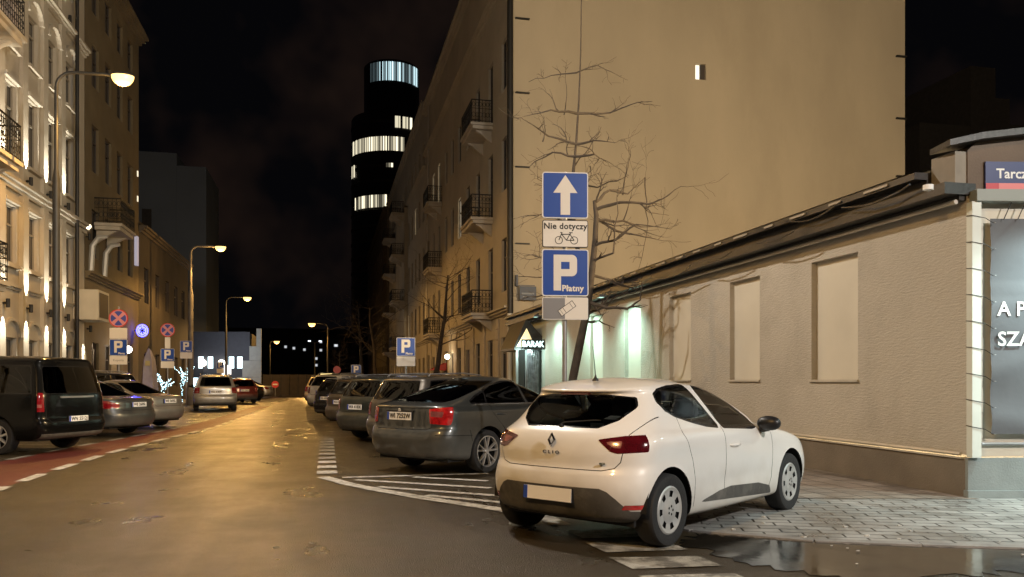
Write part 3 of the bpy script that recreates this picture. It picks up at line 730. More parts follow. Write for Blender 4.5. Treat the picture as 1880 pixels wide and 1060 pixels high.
mb = MB(); mb.tube([(XW, 50.2, 3.15), (XW - .28, 50.2, 3.15), (XW - .28, 50.2, 3.02)], .02, 6); mb.build("bracket", M_iron, lampb, world=True)
point_light("door_light", (XW - .6, 50.0, 2.8), WARM, 45, lampb, .1)
bs = thing("blue_house_sign", "small dark blue plate hanging by the dark downpipe", "sign", (XW + .75, GY - .2, 5.0))
mb = MB(); mb.box((XW + .25, GY - .30, 4.75), (XW + .95, GY - .27, 5.32)); mb.box((XW + .12, GY - .20, 5.34), (XW + .2, GY - .02, 5.8)); mb.box((XW + .15, GY - .29, 5.34), (XW + .9, GY - .26, 5.37))
mb.build("plate", mat("faded_blue", (.03, .05, .10), .5), bs, world=True)
mb = MB(); mb.box((XW + .33, GY - .304, 4.98), (XW + .86, GY - .301, 5.05)); mb.box((XW + .38, GY - .304, 4.86), (XW + .80, GY - .301, 4.91)); mb.build("lettering", mat("faded_letter", (.22, .25, .30), .6), bs, world=True)

# ------------------------------------------------------------------ next tenements on the right
BY = GY + L1 + .05; L2 = 38.5
gb = building("balcony_tenement", "buff tenement with stepped balconies beyond the gable house", (XW, BY, 0))
ops = []; cols = [1.0 + 3.0 * i for i in range(12)]
lits = {(6, 1): 'lit', (7, 1): 'cool', (8, 1): 'lit', (2, 2): 'lit', (4, 0): 'lit'}
for fi, (a, b) in enumerate([(5.3, 7.6), (9.7, 12.0), (14.1, 16.3), (18.3, 20.4)]):
    for ci, u in enumerate(cols): ops.append((u, a, u + 1.15, b, lits.get((ci, fi), 'dark')))
for ci, u in enumerate(cols): ops.append((u, .05 if ci % 4 == 2 else 1.2, u + 1.3, 3.2, 'door' if ci % 4 == 2 else 'dark'))
facade(gb, (XW, BY, 0), (0, 1, 0), (-1, 0, 0), L2, 23.2, ops, M_buff, frame_m=M_framedark)
closed_back(gb, XW + .02, BY, XW + 13, BY + L2, 23.2, M_brown, skip=('x0',))
ledge(gb, XW, BY, BY + L2, 4.25, -.3, .28, M_buff); ledge(gb, XW, BY, BY + L2, 18.0, -.25, .2, M_buff, "upper_cornice"); ledge(gb, XW, BY, BY + L2, 22.8, -.4, .4, M_buff, "eaves")
mb = MB(); mb.box((XW - .35, BY + 14.5, 4.54), (XW - .003, BY + 24, 17.9)); mb.build("oriel", M_buff, gb, world=True)
for z in (4.55, 9.0, 13.4, 17.4):
    balcony(gb, XW - .36, BY + 11.0 + 3.6, BY + 18.0, -1.2, z); balcony(gb, XW, BY + 29, BY + 32.5, -1.3, z)
CY_ = BY + L2 + .05
gc = building("far_dark_tenement", "dim brown tenement beyond the balcony house, half hidden by bare branches", (XW, CY_, 0))
ops = [(1 + 3.2 * i, a, 2.2 + 3.2 * i, a + 2, 'dark') for i in range(14) for a in (1.2, 5.3, 9.3, 13.3, 17.3)]
facade(gc, (XW - .3, CY_, 0), (0, 1, 0), (-1, 0, 0), 48, 23.0, ops, M_brown, frames=False, frame_m=M_framedark)
closed_back(gc, XW - .28, CY_, XW + 12, CY_ + 48, 23.0, M_brown, skip=('x0',))
ledge(gc, XW - .3, CY_, CY_ + 48, 22.6, -.4, .4, M_brown, "eaves")
# dim houses far to the right of the gable
fb_ = building("distant_stepped_block", "dim stepped apartment block seen past the right edge of the gable", (60, 69, 0))
mb = MB(); mb.box((54, 66, 0), (59.5, 78, 25.5)); mb.box((59.502, 65.9, 0), (62.3, 78, 31.2)); mb.box((62.302, 66, 0), (64.0, 78, 28.4)); mb.box((64.002, 66.1, 0), (67.5, 78, 26.0)); mb.build("wall", mat("far_block_plaster", (.06, .052, .045), .9, var=.15), fb_, world=True)

# ------------------------------------------------------------------ round office tower
tw_ = building("office_tower", "dark round office tower with bands of lit windows rising behind the tenement roofs", (17, 214, 0), "tower")
TX, TY, TR = 16.0, 208.0, 10.0
mb = MB(); mb.lathe([(TR, 0), (TR, 66), (TR - .2, 66.4), (6.9, 66.6), (6.9, 79.6), (6.5, 80), (.01, 80.2)], 64, 0, (TX, TY, 0)); mb.build("shaft", mat("tower_skin", (.016, .016, .018), .35), tw_, world=True, smooth=True)
mb = MB()
for k in range(18): mb.lathe([(TR + .02, 3.6 * k + 2.2), (TR + .12, 3.6 * k + 2.3), (TR + .12, 3.6 * k + 2.9), (TR + .02, 3.6 * k + 3.0)], 64, 0, (TX, TY, 0))
mb.build("floor_band", mat("tower_band", (.06, .055, .05), .5), tw_, world=True, smooth=True)
M_towerlit = mat("tower_lit_glass", (.5, .5, .45), .4, emit=(1.0, .90, .64), es=.8, var=.6, vscale=1.6, stretch=(1, 1, .05))
M_towercool = mat("tower_cool_lit_glass", (.5, .6, .6), .4, emit=(.66, .93, 1.0), es=.62, var=.6, vscale=.8, stretch=(1, 1, .05))
def tower_band(z0, z1, a0, a1, m, step=2.6, skip=.0, seed=1, TR=10.0):
    random.seed(seed); mb = MB(); a = a0; ms = [m] + [mat(m.name + s_, (.4, .4, .4), .4, emit=tuple(m.node_tree.nodes["Principled BSDF"].inputs["Emission Color"].default_value)[:3], es=e_) for s_, e_ in (("_bright", 1.5), ("_dim", .3), ("_faint", .08))]
    while a < a1:
        w = step * random.uniform(.35, .95)
        if random.random() > skip:
            p = [Vector((TX + (TR + .15) * math.sin(R(q)), TY - (TR + .15) * math.cos(R(q)), 0)) for q in (a, a + w)]
            mb.quad((p[0].x, p[0].y, z0), (p[1].x, p[1].y, z0), (p[1].x, p[1].y, z1), (p[0].x, p[0].y, z1), mi=random.choice((0, 0, 0, 1, 1, 2, 3)))
        a += step + .25
    mb.build("lit_window_band", ms, tw_, world=True)
tower_band(74.6, 79.2, -52, 62, M_towercool, 3.4, .1, 1, 6.9)
tower_band(62.2, 65.0, 0, 26, M_towerlit, 5, 0, 2); tower_band(56.6, 60.0, -75, 12, M_towerlit, 3.2, .06, 3)
tower_band(51.2, 54.2, -80, -70, M_towerlit, 3, 0, 4); tower_band(52.6, 53.6, -12, -5, M_towerlit, 3, 0, 5); tower_band(43.0, 46.0, -66, -6, M_towerlit, 3.0, .05, 6)
# ------------------------------------------------------------------ lit tenement on the left
XL = -9.6
M_litshop = M_lit
la = building("lit_tenement", "cream tenement with uplit pilasters, arched windows and iron balconies at the left edge", (XL, 5.5, 0))
LY0, LY1 = 5.5, 36.2; ops = []
pil = [7.65 + 1.96 * i for i in range(15)]
gaps_ = [(a + .42, b - .42) for a, b in zip(pil[:-1], pil[1:])]
for i, (a, b) in enumerate(gaps_):
    for z0, z1 in ((5.1, 6.9), (8.5, 10.7), (11.9, 13.5), (16.0, 18.0)):
        ops.append((a - LY0 + .05, z0, b - LY0 - .05, z1, 'dark'))
    ops.append((a - LY0 + .05, .9, b - LY0 - .05, 2.75, 'dark'))
facade(la, (XL, LY0, 0), (0, 1, 0), (1, 0, 0), LY1 - LY0, 22.5, ops, M_cream, frame_m=M_frame)
closed_back(la, XL - 12, LY0, XL - .02, LY1, 22.5, M_cream, skip=('x1',))
ledge(la, XL, LY0, LY1, 7.35, .30, .34, M_cream); ledge(la, XL, LY0, LY1, 14.5, .26, .30, M_cream, "upper_cornice"); ledge(la, XL, LY0, LY1, 4.25, .10, .16, M_cream, "string_course", 2); ledge(la, XL, LY0, LY1, 22.1, .5, .4, M_cream, "eaves")
for y in pil:
    mb = MB(); mb.box((XL + .002, y - .24, .12), (XL + .13, y + .24, 7.34)); mb.box((XL + .002, y - .22, 7.70), (XL + .12, y + .22, 14.49)); mb.box((XL + .002, y - .22, 14.81), (XL + .12, y + .22, 22.05)); mb.box((XL + .002, y - .28, .12), (XL + .18, y + .28, .6)); mb.build("pilaster", M_cream, la, world=True)
for (a, b) in gaps_:
    m_ = (a + b) / 2; r = (b - a) / 2 + .06
    for (zc, dpth) in ((2.78, .10), (13.52, .16)):
        n = 10; mb = MB()
        for k in range(n):
            t0, t1 = math.pi * k / n, math.pi * (k + 1) / n
            mb.prism([(XL + .002, m_ + r * math.cos(t0), zc + r * .8 * math.sin(t0)), (XL + .002, m_ + (r + .13) * math.cos(t0), zc + (r + .13) * .8 * math.sin(t0)), (XL + .002, m_ + (r + .13) * math.cos(t1), zc + (r + .13) * .8 * math.sin(t1)), (XL + .002, m_ + r * math.cos(t1), zc + r * .8 * math.sin(t1))], (dpth, 0, 0))
        mb.build("arched_hood", M_cream, la, world=True)
    for zc in (6.95, 10.75): mb = MB(); mb.box((XL + .002, a - .05, zc), (XL + .12, b + .05, zc + .12)); mb.build("window_hood", M_cream, la, world=True)
    for zc in (5.02, 8.42, 11.82): mb = MB(); mb.box((XL + .002, a - .05, zc - .1), (XL + .14, b + .05, zc)); mb.build("window_sill", M_cream, la, world=True)
balcony(la, XL, 22.0, 25.3, 1.0, 4.15); balcony(la, XL, 22.6, 26.3, 1.0, 7.72); balcony(la, XL, 22.6, 26.6, 1.0, 11.45)
mb = MB(); mb.box((XL + .45, 23.3, 11.46), (XL + .85, 26.3, 12.35)); mb.build("lit_balcony_planter", mat("lit_frosty_planter", (.55, .5, .5), .7, var=.5, vscale=9, bump=.6, bscale=14), la, world=True)
mb = MB(); mb.tube([(XL + .22, 34.4, .15), (XL + .22, 34.4, 22)], .07, 8); mb.build("downpipe", M_iron, la, world=True)
WALLCOL = (1.0, .92, .74)
gi = "up and down lights on the pilasters of the lit tenement"
def wall_light(y, z, up, down, label, x=XL + .27):
    t = thing("wall_light", label, "lamp", (x, y, z), group=gi)
    mb = MB(); mb.lathe([(.055, -.13), (.06, -.12), (.06, .12), (.055, .13), (.035, .10), (.001, .10)], 12); mb.lathe([(.055, -.13), (.035, -.10), (.001, -.10)], 12); mb.box((-.145, -.03, -.03), (-.055, .03, .03)); mb.build("housing", M_iron, t)
    mb = MB(); mb.lathe([(.034, .101), (.001, .102)], 10); mb.lathe([(.034, -.101), (.001, -.102)], 10); mb.build("lens", mat("lamp_lens_glow", (1, .9, .7), .4, emit=WALLCOL, es=9), t)
    if up: spot_light("up_beam", (x + .04, y, z + .14), (-.14, 0, 1), WALLCOL, up, 54, 1.0, .03, t)
    if down: spot_light("down_beam", (x + .04, y, z - .14), (-.14, 0, -1), WALLCOL, down, 54, 1.0, .03, t)
ordn = ["pilaster at the left edge, behind the van", "pilaster left of the first street lamp post", "pilaster behind the first street lamp post", "pilaster between lamp post and projecting white box"]
for i, y in enumerate((27.25, 29.21, 31.17, 33.13)):
    wall_light(y, 3.74, 560, 420, "black up and down lamp on the " + ordn[i])
for i, y in enumerate((27.25, 29.21, 31.17, 33.13)):
    wall_light(y, 7.85, 800, 0, "uplight on the cornice above the " + ordn[i])
wall_light(35.9, 7.2, 900, 0, "uplight on the pilaster above the white projecting box"); wall_light(36.05, 3.5, 0, 700, "downlight below the white projecting box")
wall_light(33.5, 14.95, 900, 0, "topmost uplight near the upper edge of the photo", XL + .22)
# projecting box sign
bx = thing("projecting_box", "blank white box projecting from the facade left of the no-stopping sign", "box sign", (XL + .9, 35.0, 3.8))
mb = MB(); mb.box((XL + .01, 34.6, 3.78), (XL + .92, 36.2, 4.95)); mb.build("box", mat("white_box_panel", (.55, .53, .46), .6, var=.08, vscale=2), bx, world=True)
mb = MB(); mb.box((XL + .922, 34.75, 3.88), (XL + .935, 36.05, 4.85)); mb.build("side_panel", M_framedark, bx, world=True)

lb = building("olive_tenement", "olive brown tenement with a bracketed balcony lit by the first street lamp", (XL, 36.25, 0))
ops = []
for fi, (a, b) in enumerate([(1.0, 3.0), (6.6, 8.6), (10.2, 12.2), (13.8, 15.6), (16.9, 18.4)]):
    for u in (1.0, 3.1, 5.2, 7.3): ops.append((u, a if fi else (.15 if u == 1.0 else 1.0), u + 1.1, b, 'door' if (fi == 0 and u == 1.0) else 'dark'))
facade(lb, (XL, 36.25, 0), (0, 1, 0), (1, 0, 0), 9.75, 19.3, ops, M_olive, frame_m=M_framedark)
closed_back(lb, XL - 12, 36.25, XL - .02, 46.0, 19.3, M_brown, skip=('x1',))
ledge(lb, XL, 36.3, 46.0, 5.6, .28, .3, M_olive); ledge(lb, XL, 36.3, 46.0, 18.9, .5, .4, M_olive, "eaves")
balcony(lb, XL, 37.6, 40.2, 1.1, 8.1)
for y in (36.9, 39.0): mb = MB(); mb.tube([(XL + .05, y, 5.95), (XL + .12, y, 7.0), (XL + .35, y, 7.35), (XL + .7, y, 7.4)], [.13, .12, .11, .07], 8); mb.build("gutter_bend", mat("pale_zinc", (.50, .49, .45), .45, .2), lb, world=True, smooth=True)
mb = MB(); mb.box((XL - .0, 45.0, 7.3), (XL + .14, 45.35, 8.8)); tag(mb.build("vertical_light_sign", mat("violet_white_sign", (.6, .6, .7), .4, emit=(.75, .75, 1.0), es=.28)), "narrow pale vertical sign glowing on the corner of the olive tenement", "sign")
for y, z in ((45.75, 12.0), (45.75, 10.7)):
    mb = MB(); mb.box((XL - .03, y - .14, z), (XL + .04, y, z + .28)); mb.build("lit_window", M_lit, lb, world=True)
M_umber = mat("umber_plaster", (.06, .05, .042), .85, var=.2, vscale=.8, bump=.15, bscale=50)
lc = building("low_brown_house", "low dark brown house with a bar terrace beyond the olive tenement", (XL, 46.05, 0))
ops = [(u, a, u + 1.2, a + 1.9, 'dark') for u in (1.2, 4.2, 7.2, 10.2, 12.9) for a in (1.0, 5.6)]
facade(lc, (XL, 46.05, 0), (0, 1, 0), (1, 0, 0), 15.5, 9.6, ops, M_umber, frame_m=M_framedark); closed_back(lc, XL - 10, 46.05, XL - .02, 61.55, 9.6, M_umber, skip=('x1',))
ledge(lc, XL, 46.05, 61.55, 9.2, .4, .35, M_brown, "eaves")
ld = building("tall_grey_block", "tall blank grey block rising behind the low brown house on the left", (-20, 103, 0))
mb = MB(); mb.box((-26, 100.5, 0), (-16.9, 112, 27.6)); mb.box((-16.898, 100.6, 0), (-13.7, 112, 26.2)); mb.build("wall", mat("grey_block_render", (.15, .175, .21), .9, var=.12, vscale=.15), ld, world=True)
mb = MB(); mb.box((-20.6, 100.4, 0), (-19.6, 100.495, 21.0)); mb.box((-19.598, 100.4, 0), (-18.8, 100.495, 16.2)); mb.build("dark_strip", M_dark, ld, world=True)

# ------------------------------------------------------------------ end of the street
wb_ = building("lit_pavilion", "two-storey dark pavilion with a row of cool lit windows and a stepped white end wall", (-20, 84, 0))
ops = []
for u in (0.6, 2.0, 4.0, 5.0, 7.4, 8.3, 10.3, 11.1): ops.append((u, 2.5, u + .62, 3.75, 'cool'))
for u in (1.0, 3.6, 6.4, 9.2): ops.append((u, .3, u + 1.1, 1.7, 'cool' if u in (1.0, 6.4) else 'dark'))
facade(wb_, (-19.5, 85.0, 0), (.985, -.17, 0), (-.17, -.985, 0), 12.4, 6.1, ops, mat("pavilion_wall", (.05, .055, .075), .7, var=.1), frames=False, frame_m=M_framedark)
mb = MB(); mb.box((-19.4, 85.1, 0), (-7.3, 97, 6.05)); mb.build("roof", M_dark, wb_, world=True)
mb = MB(); 
for i, (w, h) in enumerate(((2.2, 1.7), (1.75, 3.3), (1.1, 4.7), (.45, 6.4))): mb.box((-6.2 - w, 82.6 - .01 * i, (0, 1.72, 3.32, 4.72)[i]), (-6.2, 83.0, h))
mb.build("white_end_wall", mat("white_panel_wall", (.34, .35, .34), .7, var=.08), wb_, world=True)
point_light("pavilion_light", (-9.0, 78.5, 4.2), (.9, .95, 1), 500, wb_, .2)
fx = thing("site_hoarding", "dark brown hoarding closing the end of the street", "fence", (-5, 74, 0))
mb = MB()
for i in range(12): mb.box((-5.4 + i * .72, 74 + .02 * (i % 2), 0), (-4.70 + i * .72, 74.05 + .02 * (i % 2), 1.9))
mb.build("panel", mat("hoarding", (.028, .020, .015), .7, var=.25), fx, world=True)
mb = MB()
for i in range(13): mb.box((-5.42 + i * .72, 73.9, 0), (-5.36 + i * .72, 73.98, 1.95))
mb.build("posts", M_dark, fx, world=True)
dk = building("distant_dark_block", "far dark apartment block with a few lit windows over the end of the street", (0, 190, 0))
mb = MB(); mb.box((-22, 190, 0), (12, 205, 13)); mb.build("wall", mat("far_block_dark", (.012, .012, .013), .9), dk, world=True)
random.seed(8)
for (x, z) in ((-7.5, 8.3), (-5.2, 8.0), (-1.6, 9.8), (-1.6, 7.9), (1.6, 9.0), (1.9, 9.0), (-2.6, 6.0), (-2.6, 4.5), (-9.3, 8.6)):
    mb = MB(); mb.box((x, 189.9, z), (x + .55, 189.99, z + .55)); mb.build("lit_window", mat("faint_lit_window", (.5, .5, .5), .5, emit=(.9, .95, 1), es=.55), dk, world=True)
# ================================================================== street lamps
M_pole = mat("lamp_post_paint", (.045, .045, .043), .5, var=.2, vscale=2)
M_bowl = mat("sodium_bowl_glow", (1, .8, .5), .3, emit=(1.0, .58, .17), es=3.0)
M_bowlw = mat("warm_bowl_glow", (1, .9, .7), .3, emit=(1.0, .86, .55), es=18)
GL = "street lamps along the street"
def street_lamp(x, y, h, arm, label, watts, col=SODIUM, concrete=False, thick=.10, bowl=.26, m=None, aim=170, up=.02):
    """post at (x, y), arm reaching arm metres along +x"""
    t = thing("street_lamp", label, "street lamp", (x, y, 0), group=GL); s = 1 if arm > 0 else -1
    mb = MB(); mb.tube([(0, 0, 0), (0, 0, h * .70), (0, 0, h * .73), (0, 0, h - .45)], [thick, thick, thick * .55, thick * .5], 12); mb.lathe([(thick * 1.5, .0), (thick * 1.5, .9), (thick * 1.02, 1.0)], 12)
    mb.build("pole", m or M_pole, t, smooth=True)
    mb = MB(); n = 6
    pts = [(0, 0, h - .46)] + [(s * .45 * (1 - math.cos(math.pi / 2 * k / n)), 0, h - .45 + .45 * math.sin(math.pi / 2 * k / n)) for k in range(1, n + 1)] + [(arm - s * .5, 0, h + up), (arm - s * .28, 0, h + up - .02)]
    mb.tube(pts, thick * .45, 10); mb.build("arm", m or M_pole, t, smooth=True)
    hd = MB(T(arm, 0, h + up) @ Matrix.Diagonal((1.25, .62, .42, 1))); n = 8
    hd.lathe([(.001, bowl)] + [(bowl * math.sin(math.pi / 2 * k / n), bowl * math.cos(math.pi / 2 * k / n)) for k in range(1, n + 1)] + [(bowl, -.02), (bowl * .94, -.02)], 20)
    hb = hd.build("lamp_head", M_pole, t, smooth=True)
    bw = MB(T(arm, 0, h + up - .012) @ Matrix.Diagonal((1.22, .80, 1.15, 1)))
    bw.lathe([(bowl * .94, 0)] + [(bowl * .94 * math.cos(math.pi / 2 * k / n), -bowl * .94 * math.sin(math.pi / 2 * k / n)) for k in range(1, n)] + [(.001, -bowl * .94)], 20)
    bw.build("lamp_bowl", M_bowl if col == SODIUM else M_bowlw, hb, smooth=True)
    if aim >= 176 or col == COOL or col == NEUTRAL: point_light("lamp_light", (x + arm, y, h - .42), col, watts, t, .10)
    else:
        spot_light("lamp_light", (x + arm, y, h - .46), (.30 * s, -.05, -1), col, watts, aim, .25, .10, t); point_light("lamp_glow", (x + arm, y, h - .46), col, watts * .12, t, .10)
    return t
street_lamp(-7.5, 25.5, 10.2, 1.75, "nearest visible street lamp, curved arm and glowing bowl, before the lit tenement", 1400, thick=.10, bowl=.27)
street_lamp(-7.5, 49.0, 9.0, 1.6, "second street lamp, stout post by the low brown house, orange bowl", 2000, thick=.15, m=mat("concrete_post", (.14, .13, .12), .8, var=.2))
street_lamp(-7.5, 65.6, 7.75, 1.55, "third street lamp, slim post in front of the dark pavilion", 2000, thick=.08)
street_lamp(-7.7, 118.0, 6.8, .9, "small street lamp right of the pavilion, above its stepped white wall", 1500, thick=.08, bowl=.34)
street_lamp(.1, 92.0, 7.6, -1.7, "street lamp standing mid-distance with its bowl left of the post, over the road end", 2600, thick=.09, bowl=.34)
street_lamp(-7.5, -1.0, 10.2, 1.75, "street lamp beside the camera, outside the left edge of the photo", 3000, col=(1.0, .58, .21))
street_lamp(10.5, -5.5, 9.0, -1.5, "warm white street lamp behind the camera on the crossing", 7400, col=NEUTRAL)
street_lamp(14.6, 10.6, 6.8, -1.4, "unseen amber lamp added behind the low stucco building to light the gable", 10000, col=(1.0, .71, .37), aim=176)  # out-of-view lamp added to brighten the blank gable
street_lamp(13.2, 3.0, 6.6, -1.4, "cool white street lamp in the side street beyond the dark banner", 300, col=COOL)
# twin-headed lamp far away
tl = thing("twin_street_lamp", "thin twin-headed street lamp far off over the road end", "street lamp", (-1.4, 100, 0))
mb = MB(); mb.tube([(0, 0, 0), (0, 0, 5.9)], .06, 6); mb.tube([(-.6, 0, 6.1), (0, 0, 5.8), (.6, 0, 6.1)], .04, 6); mb.build("pole", M_pole, tl)
mb = MB()
for s in (-.62, .62): mb.box((s - .16, -.1, 6.0), (s + .16, .1, 6.12))
mb.build("lamp_head", mat("pale_lamp_glow", (.7, .8, .9), .4, emit=(.75, .85, 1), es=2.5), tl)

# ================================================================== traffic signs
M_sblue = mat("sign_blue", (.008, .058, .33), .38)
M_swhite = mat("sign_white", (.74, .70, .64), .4)
M_sborder = mat("sign_edge_white", (.70, .70, .70), .4)
M_sgrey = mat("sign_grey", (.22, .22, .23), .4)
M_sred = mat("sign_ring_red", (.55, .03, .03), .4)
M_sink = mat("sign_ink", (.02, .02, .02), .6)
def rrect(w, h, r): return round_poly([(-w / 2, -h / 2), (w / 2, -h / 2), (w / 2, h / 2), (-w / 2, h / 2)], r, 5)
def plate_sign(root, name, zc, w, h, face, edge=None, border=.014, r=.04, x=0.0, y=0.0):
    """thick board facing -y with an edge strip; returns the matrix of its face"""
    mb = MB(); o = rrect(w, h, r); mb.prism([(x + a, y - .012, zc + b) for a, b in o], (0, .02, 0), 0)
    i = rrect(w - 2 * border, h - 2 * border, max(r - border, .005)); mb.poly([(x + a, y - .0145, zc + b) for a, b in i], 1)
    return mb.build(name, [edge or M_sborder, face], root), T(x, y - .0165, zc)
def P_outline(h):
    """capital P with its counter; height h"""
    w = h * .66; st = h * .21; bh = h * .60; z0, z1 = -h / 2, h / 2; x0 = -w / 2; x1 = w / 2; r = h * .15
    def arc(cx, cz, rad, a0, a1, n=6): return [(cx + rad * math.cos(R(a0 + (a1 - a0) * k / n)), cz + rad * math.sin(R(a0 + (a1 - a0) * k / n))) for k in range(n + 1)]
    out = [(x0, z0), (x0 + st, z0), (x0 + st, z1 - bh)] + arc(x1 - r, z1 - bh + r, r, -90, 0) + arc(x1 - r, z1 - r, r, 0, 90) + [(x0, z1)]
    inn = [(x0 + st, z1 - bh + st * .95), (x1 - st, z1 - bh + st * .95), (x1 - st, z1 - st * .95), (x0 + st, z1 - st * .95)]
    return [out, inn]
def pole(root, h, r=.03, m=None, x=0, y=.05):
    mb = MB(); mb.tube([(x, y, 0), (x, y, h)], r, 10); return mb.build("pole", m or M_steel, root, smooth=True)

sg = thing("sign_post", "grey post with one-way arrow, bicycle plate and paid parking plate", "traffic sign", (3.02, 10.2, 0), R(-8))
pole(sg, 4.14, .032)
s1, M1 = plate_sign(sg, "arrow_plate", 3.825, .60, .60, M_sblue)
mb = MB(M1); put(mb, curve_mesh([[(-.062, -.255), (.062, -.255), (.062, .03), (.158, .03), (0, .262), (-.158, .03), (-.062, .03)]]), Matrix.Identity(4)); mb.build("white_arrow", M_swhite, s1)
s2, M2 = plate_sign(sg, "bicycle_plate", 3.325, .60, .355, M_swhite, M_sink, .010, .03)
mb = MB(M2); put(mb, text_polys("Nie dotyczy", .110, .0026, spacing=1.06), T(0, 0, .095))
for cx in (-.085, .115):
    n = 24
    for k in range(n):
        a0, a1 = 2 * math.pi * k / n, 2 * math.pi * (k + 1) / n
        mb.quad((cx + .052 * math.cos(a0), 0, -.085 + .052 * math.sin(a0)), (cx + .052 * math.cos(a1), 0, -.085 + .052 * math.sin(a1)), (cx + .043 * math.cos(a1), 0, -.085 + .043 * math.sin(a1)), (cx + .043 * math.cos(a0), 0, -.085 + .043 * math.sin(a0)))
def line2(a, b, w):
    a, b = Vector(a), Vector(b); d = (b - a).normalized(); n = Vector((-d.y, d.x)) * w / 2
    mb.quad((a.x + n.x, 0, a.y + n.y), (a.x - n.x, 0, a.y - n.y), (b.x - n.x, 0, b.y - n.y), (b.x + n.x, 0, b.y + n.y))
for a, b in (((-.085, -.085), (-.045, .01)), ((-.055, -.01), (.062, -.005)), ((-.045, -.012), (.015, -.085)), ((.015, -.085), (.115, -.085)), ((.015, -.085), (.070, .012)), ((.062, -.01), (.115, -.085)), ((-.065, .018), (-.035, .008)), ((.050, .016), (.095, .014))): line2(a, b, .011)
mb.build("bicycle_symbol", M_sink, s2)
s3, M3 = plate_sign(sg, "parking_plate", 2.820, .61, .61, M_sblue)
mb = MB(M3); put(mb, curve_mesh(P_outline(.465)), T(0.0, 0, .0)); mb.build("parking_symbol", M_swhite, s3); mb = MB(M3); put(mb, text_polys("Płatny", .108, .004, 'LEFT', spacing=1.08), T(-.045, 0, -.205)); mb.build("paid_lettering", M_swhite, s3)
s4, M4 = plate_sign(sg, "pictogram_plate", 2.355, .60, .29, M_swhite, M_sborder, .008, .025)
mb = MB(M4); mb.poly([(-.29, 0, -.135), (-.005, 0, -.135), (-.005, 0, .135), (-.29, 0, .135)], 0); mb.build("grey_half", M_sgrey, s4)
mb = MB(M4 @ T(0.02, -.002, .0) @ Matrix.Rotation(R(-36), 4, 'Y')); 
mb.poly([(-.118, 0, -.047), (.118, 0, -.047), (.118, 0, .047), (-.118, 0, .047)], 0); mb.poly([(-.110, -.0015, -.040), (.110, -.0015, -.040), (.110, -.0015, .040), (-.110, -.0015, .040)], 1)
for x0, x1 in ((-.042, -.036), (.066, .072), (-.085, -.081)): mb.poly([(x0, -.003, -.036), (x1, -.003, -.036), (x1, -.003, .036), (x0, -.003, .036)], 0)
mb.build("car_pictogram", [M_sink, M_swhite], s4)

def no_stopping(root, zc, r):
    n = 28; mb = MB(); mb.prism([(r * math.cos(2 * math.pi * k / n), -.012, zc + r * math.sin(2 * math.pi * k / n)) for k in range(n)], (0, .02, 0), 0)
    s = mb.build("no_stopping_disc", M_sred, root)
    mb = MB(); q = r * .80
    for c in range(4):
        a = [R(90 * c + d) for d in (-31, -20, -8, 8, 20, 31)]
        mid = R(90 * c); mb.poly([(.24 * q * math.cos(mid), -.0145, zc + .24 * q * math.sin(mid))] + [(q * math.cos(t), -.0145, zc + q * math.sin(t)) for t in a])
    mb.build("blue_fields", mat("sign_violet_blue", (.05, .07, .34), .4), s)
    # pale inner ring and cross, as the retroreflective sheet shows it
    mb = MB(); mb.poly([(r * .90 * math.cos(2 * math.pi * k / n), -.0132, zc + r * .90 * math.sin(2 * math.pi * k / n)) for k in range(n)]); mb.build("red_cross", mat("sign_pale_red", (.62, .26, .30), .4), s)
    return s
def parking_sign(loc, label, w=.6, top=2.95, disc=None, small=None, rz=0.0, lower=True, text=None):
    t = thing("parking_sign", label, "traffic sign", (*loc, 0), rz); h = w
    pole(t, top + (.02 if not disc else 1.2), .03)
    a, M_ = plate_sign(t, "parking_plate", top - h / 2, w, h, M_sblue)
    mb = MB(M_); put(mb, curve_mesh(P_outline(h * .72)), T(0, 0, h * .04)); put(mb, text_polys("Płatny", .095, .003), T(w * .18, 0, -h * .36)); mb.build("parking_symbol", M_swhite, a)
    if lower:
        b, M_ = plate_sign(t, "lower_plate", top - h - .17, w, .31, M_swhite, M_sborder, .01, .03)
        if text: mb = MB(M_); put(mb, text_polys(text, .11, .002), Matrix.Identity(4)); mb.build("lettering", mat("faded_sign_text", (.36, .34, .30), .5), b)
    if small:
        plate_sign(t, "upper_plate", top + small[1] / 2 + .02, small[0], small[1], M_swhite, M_sborder, .01, .03)
    if disc: no_stopping(t, top + (small[1] + .04 if small else .04) + disc, disc)
    return t
parking_sign((-7.45, 32.4), "tall sign post with no-stopping disc, pale plate and blue P, beside the globe lamp", top=2.92, disc=.33, small=(.6, .40), text="Koperta")
parking_sign((-7.4, 41.6), "sign post with no-stopping disc over a narrow plate and blue P", top=2.92, disc=.33, small=(.24, .52))
parking_sign((-7.2, 45.6), "single blue P sign just left of the second lamp post", top=3.48)
parking_sign((-7.6, 63.0), "small blue P sign in front of the lit pavilion", top=2.75, w=.5)
parking_sign((2.5, 26.6), "blue P sign with white plate above the cars in front of the balcony tenement", top=2.80)
parking_sign((1.75, 50.9), "distant blue P sign above the far end of the right-hand cars", top=2.35)
ne = thing("round_red_sign", "faded round red sign among the far parked cars", "traffic sign", (.75, 63, 0))
pole(ne, 2.3); mb = MB(); mb.prism([(.28 * math.cos(2 * math.pi * k / 20), -.01, 2.2 + .28 * math.sin(2 * math.pi * k / 20)) for k in range(20)], (0, .02, 0)); mb.build("disc", mat("faded_red_sign", (.52, .10, .10), .4), ne)
mb = MB(); mb.prism([(-.25, -.012, 1.25), (.25, -.012, 1.25), (.25, -.012, 1.85), (-.25, -.012, 1.85)], (0, .02, 0)); mb.build("lower_plate", M_swhite, ne)
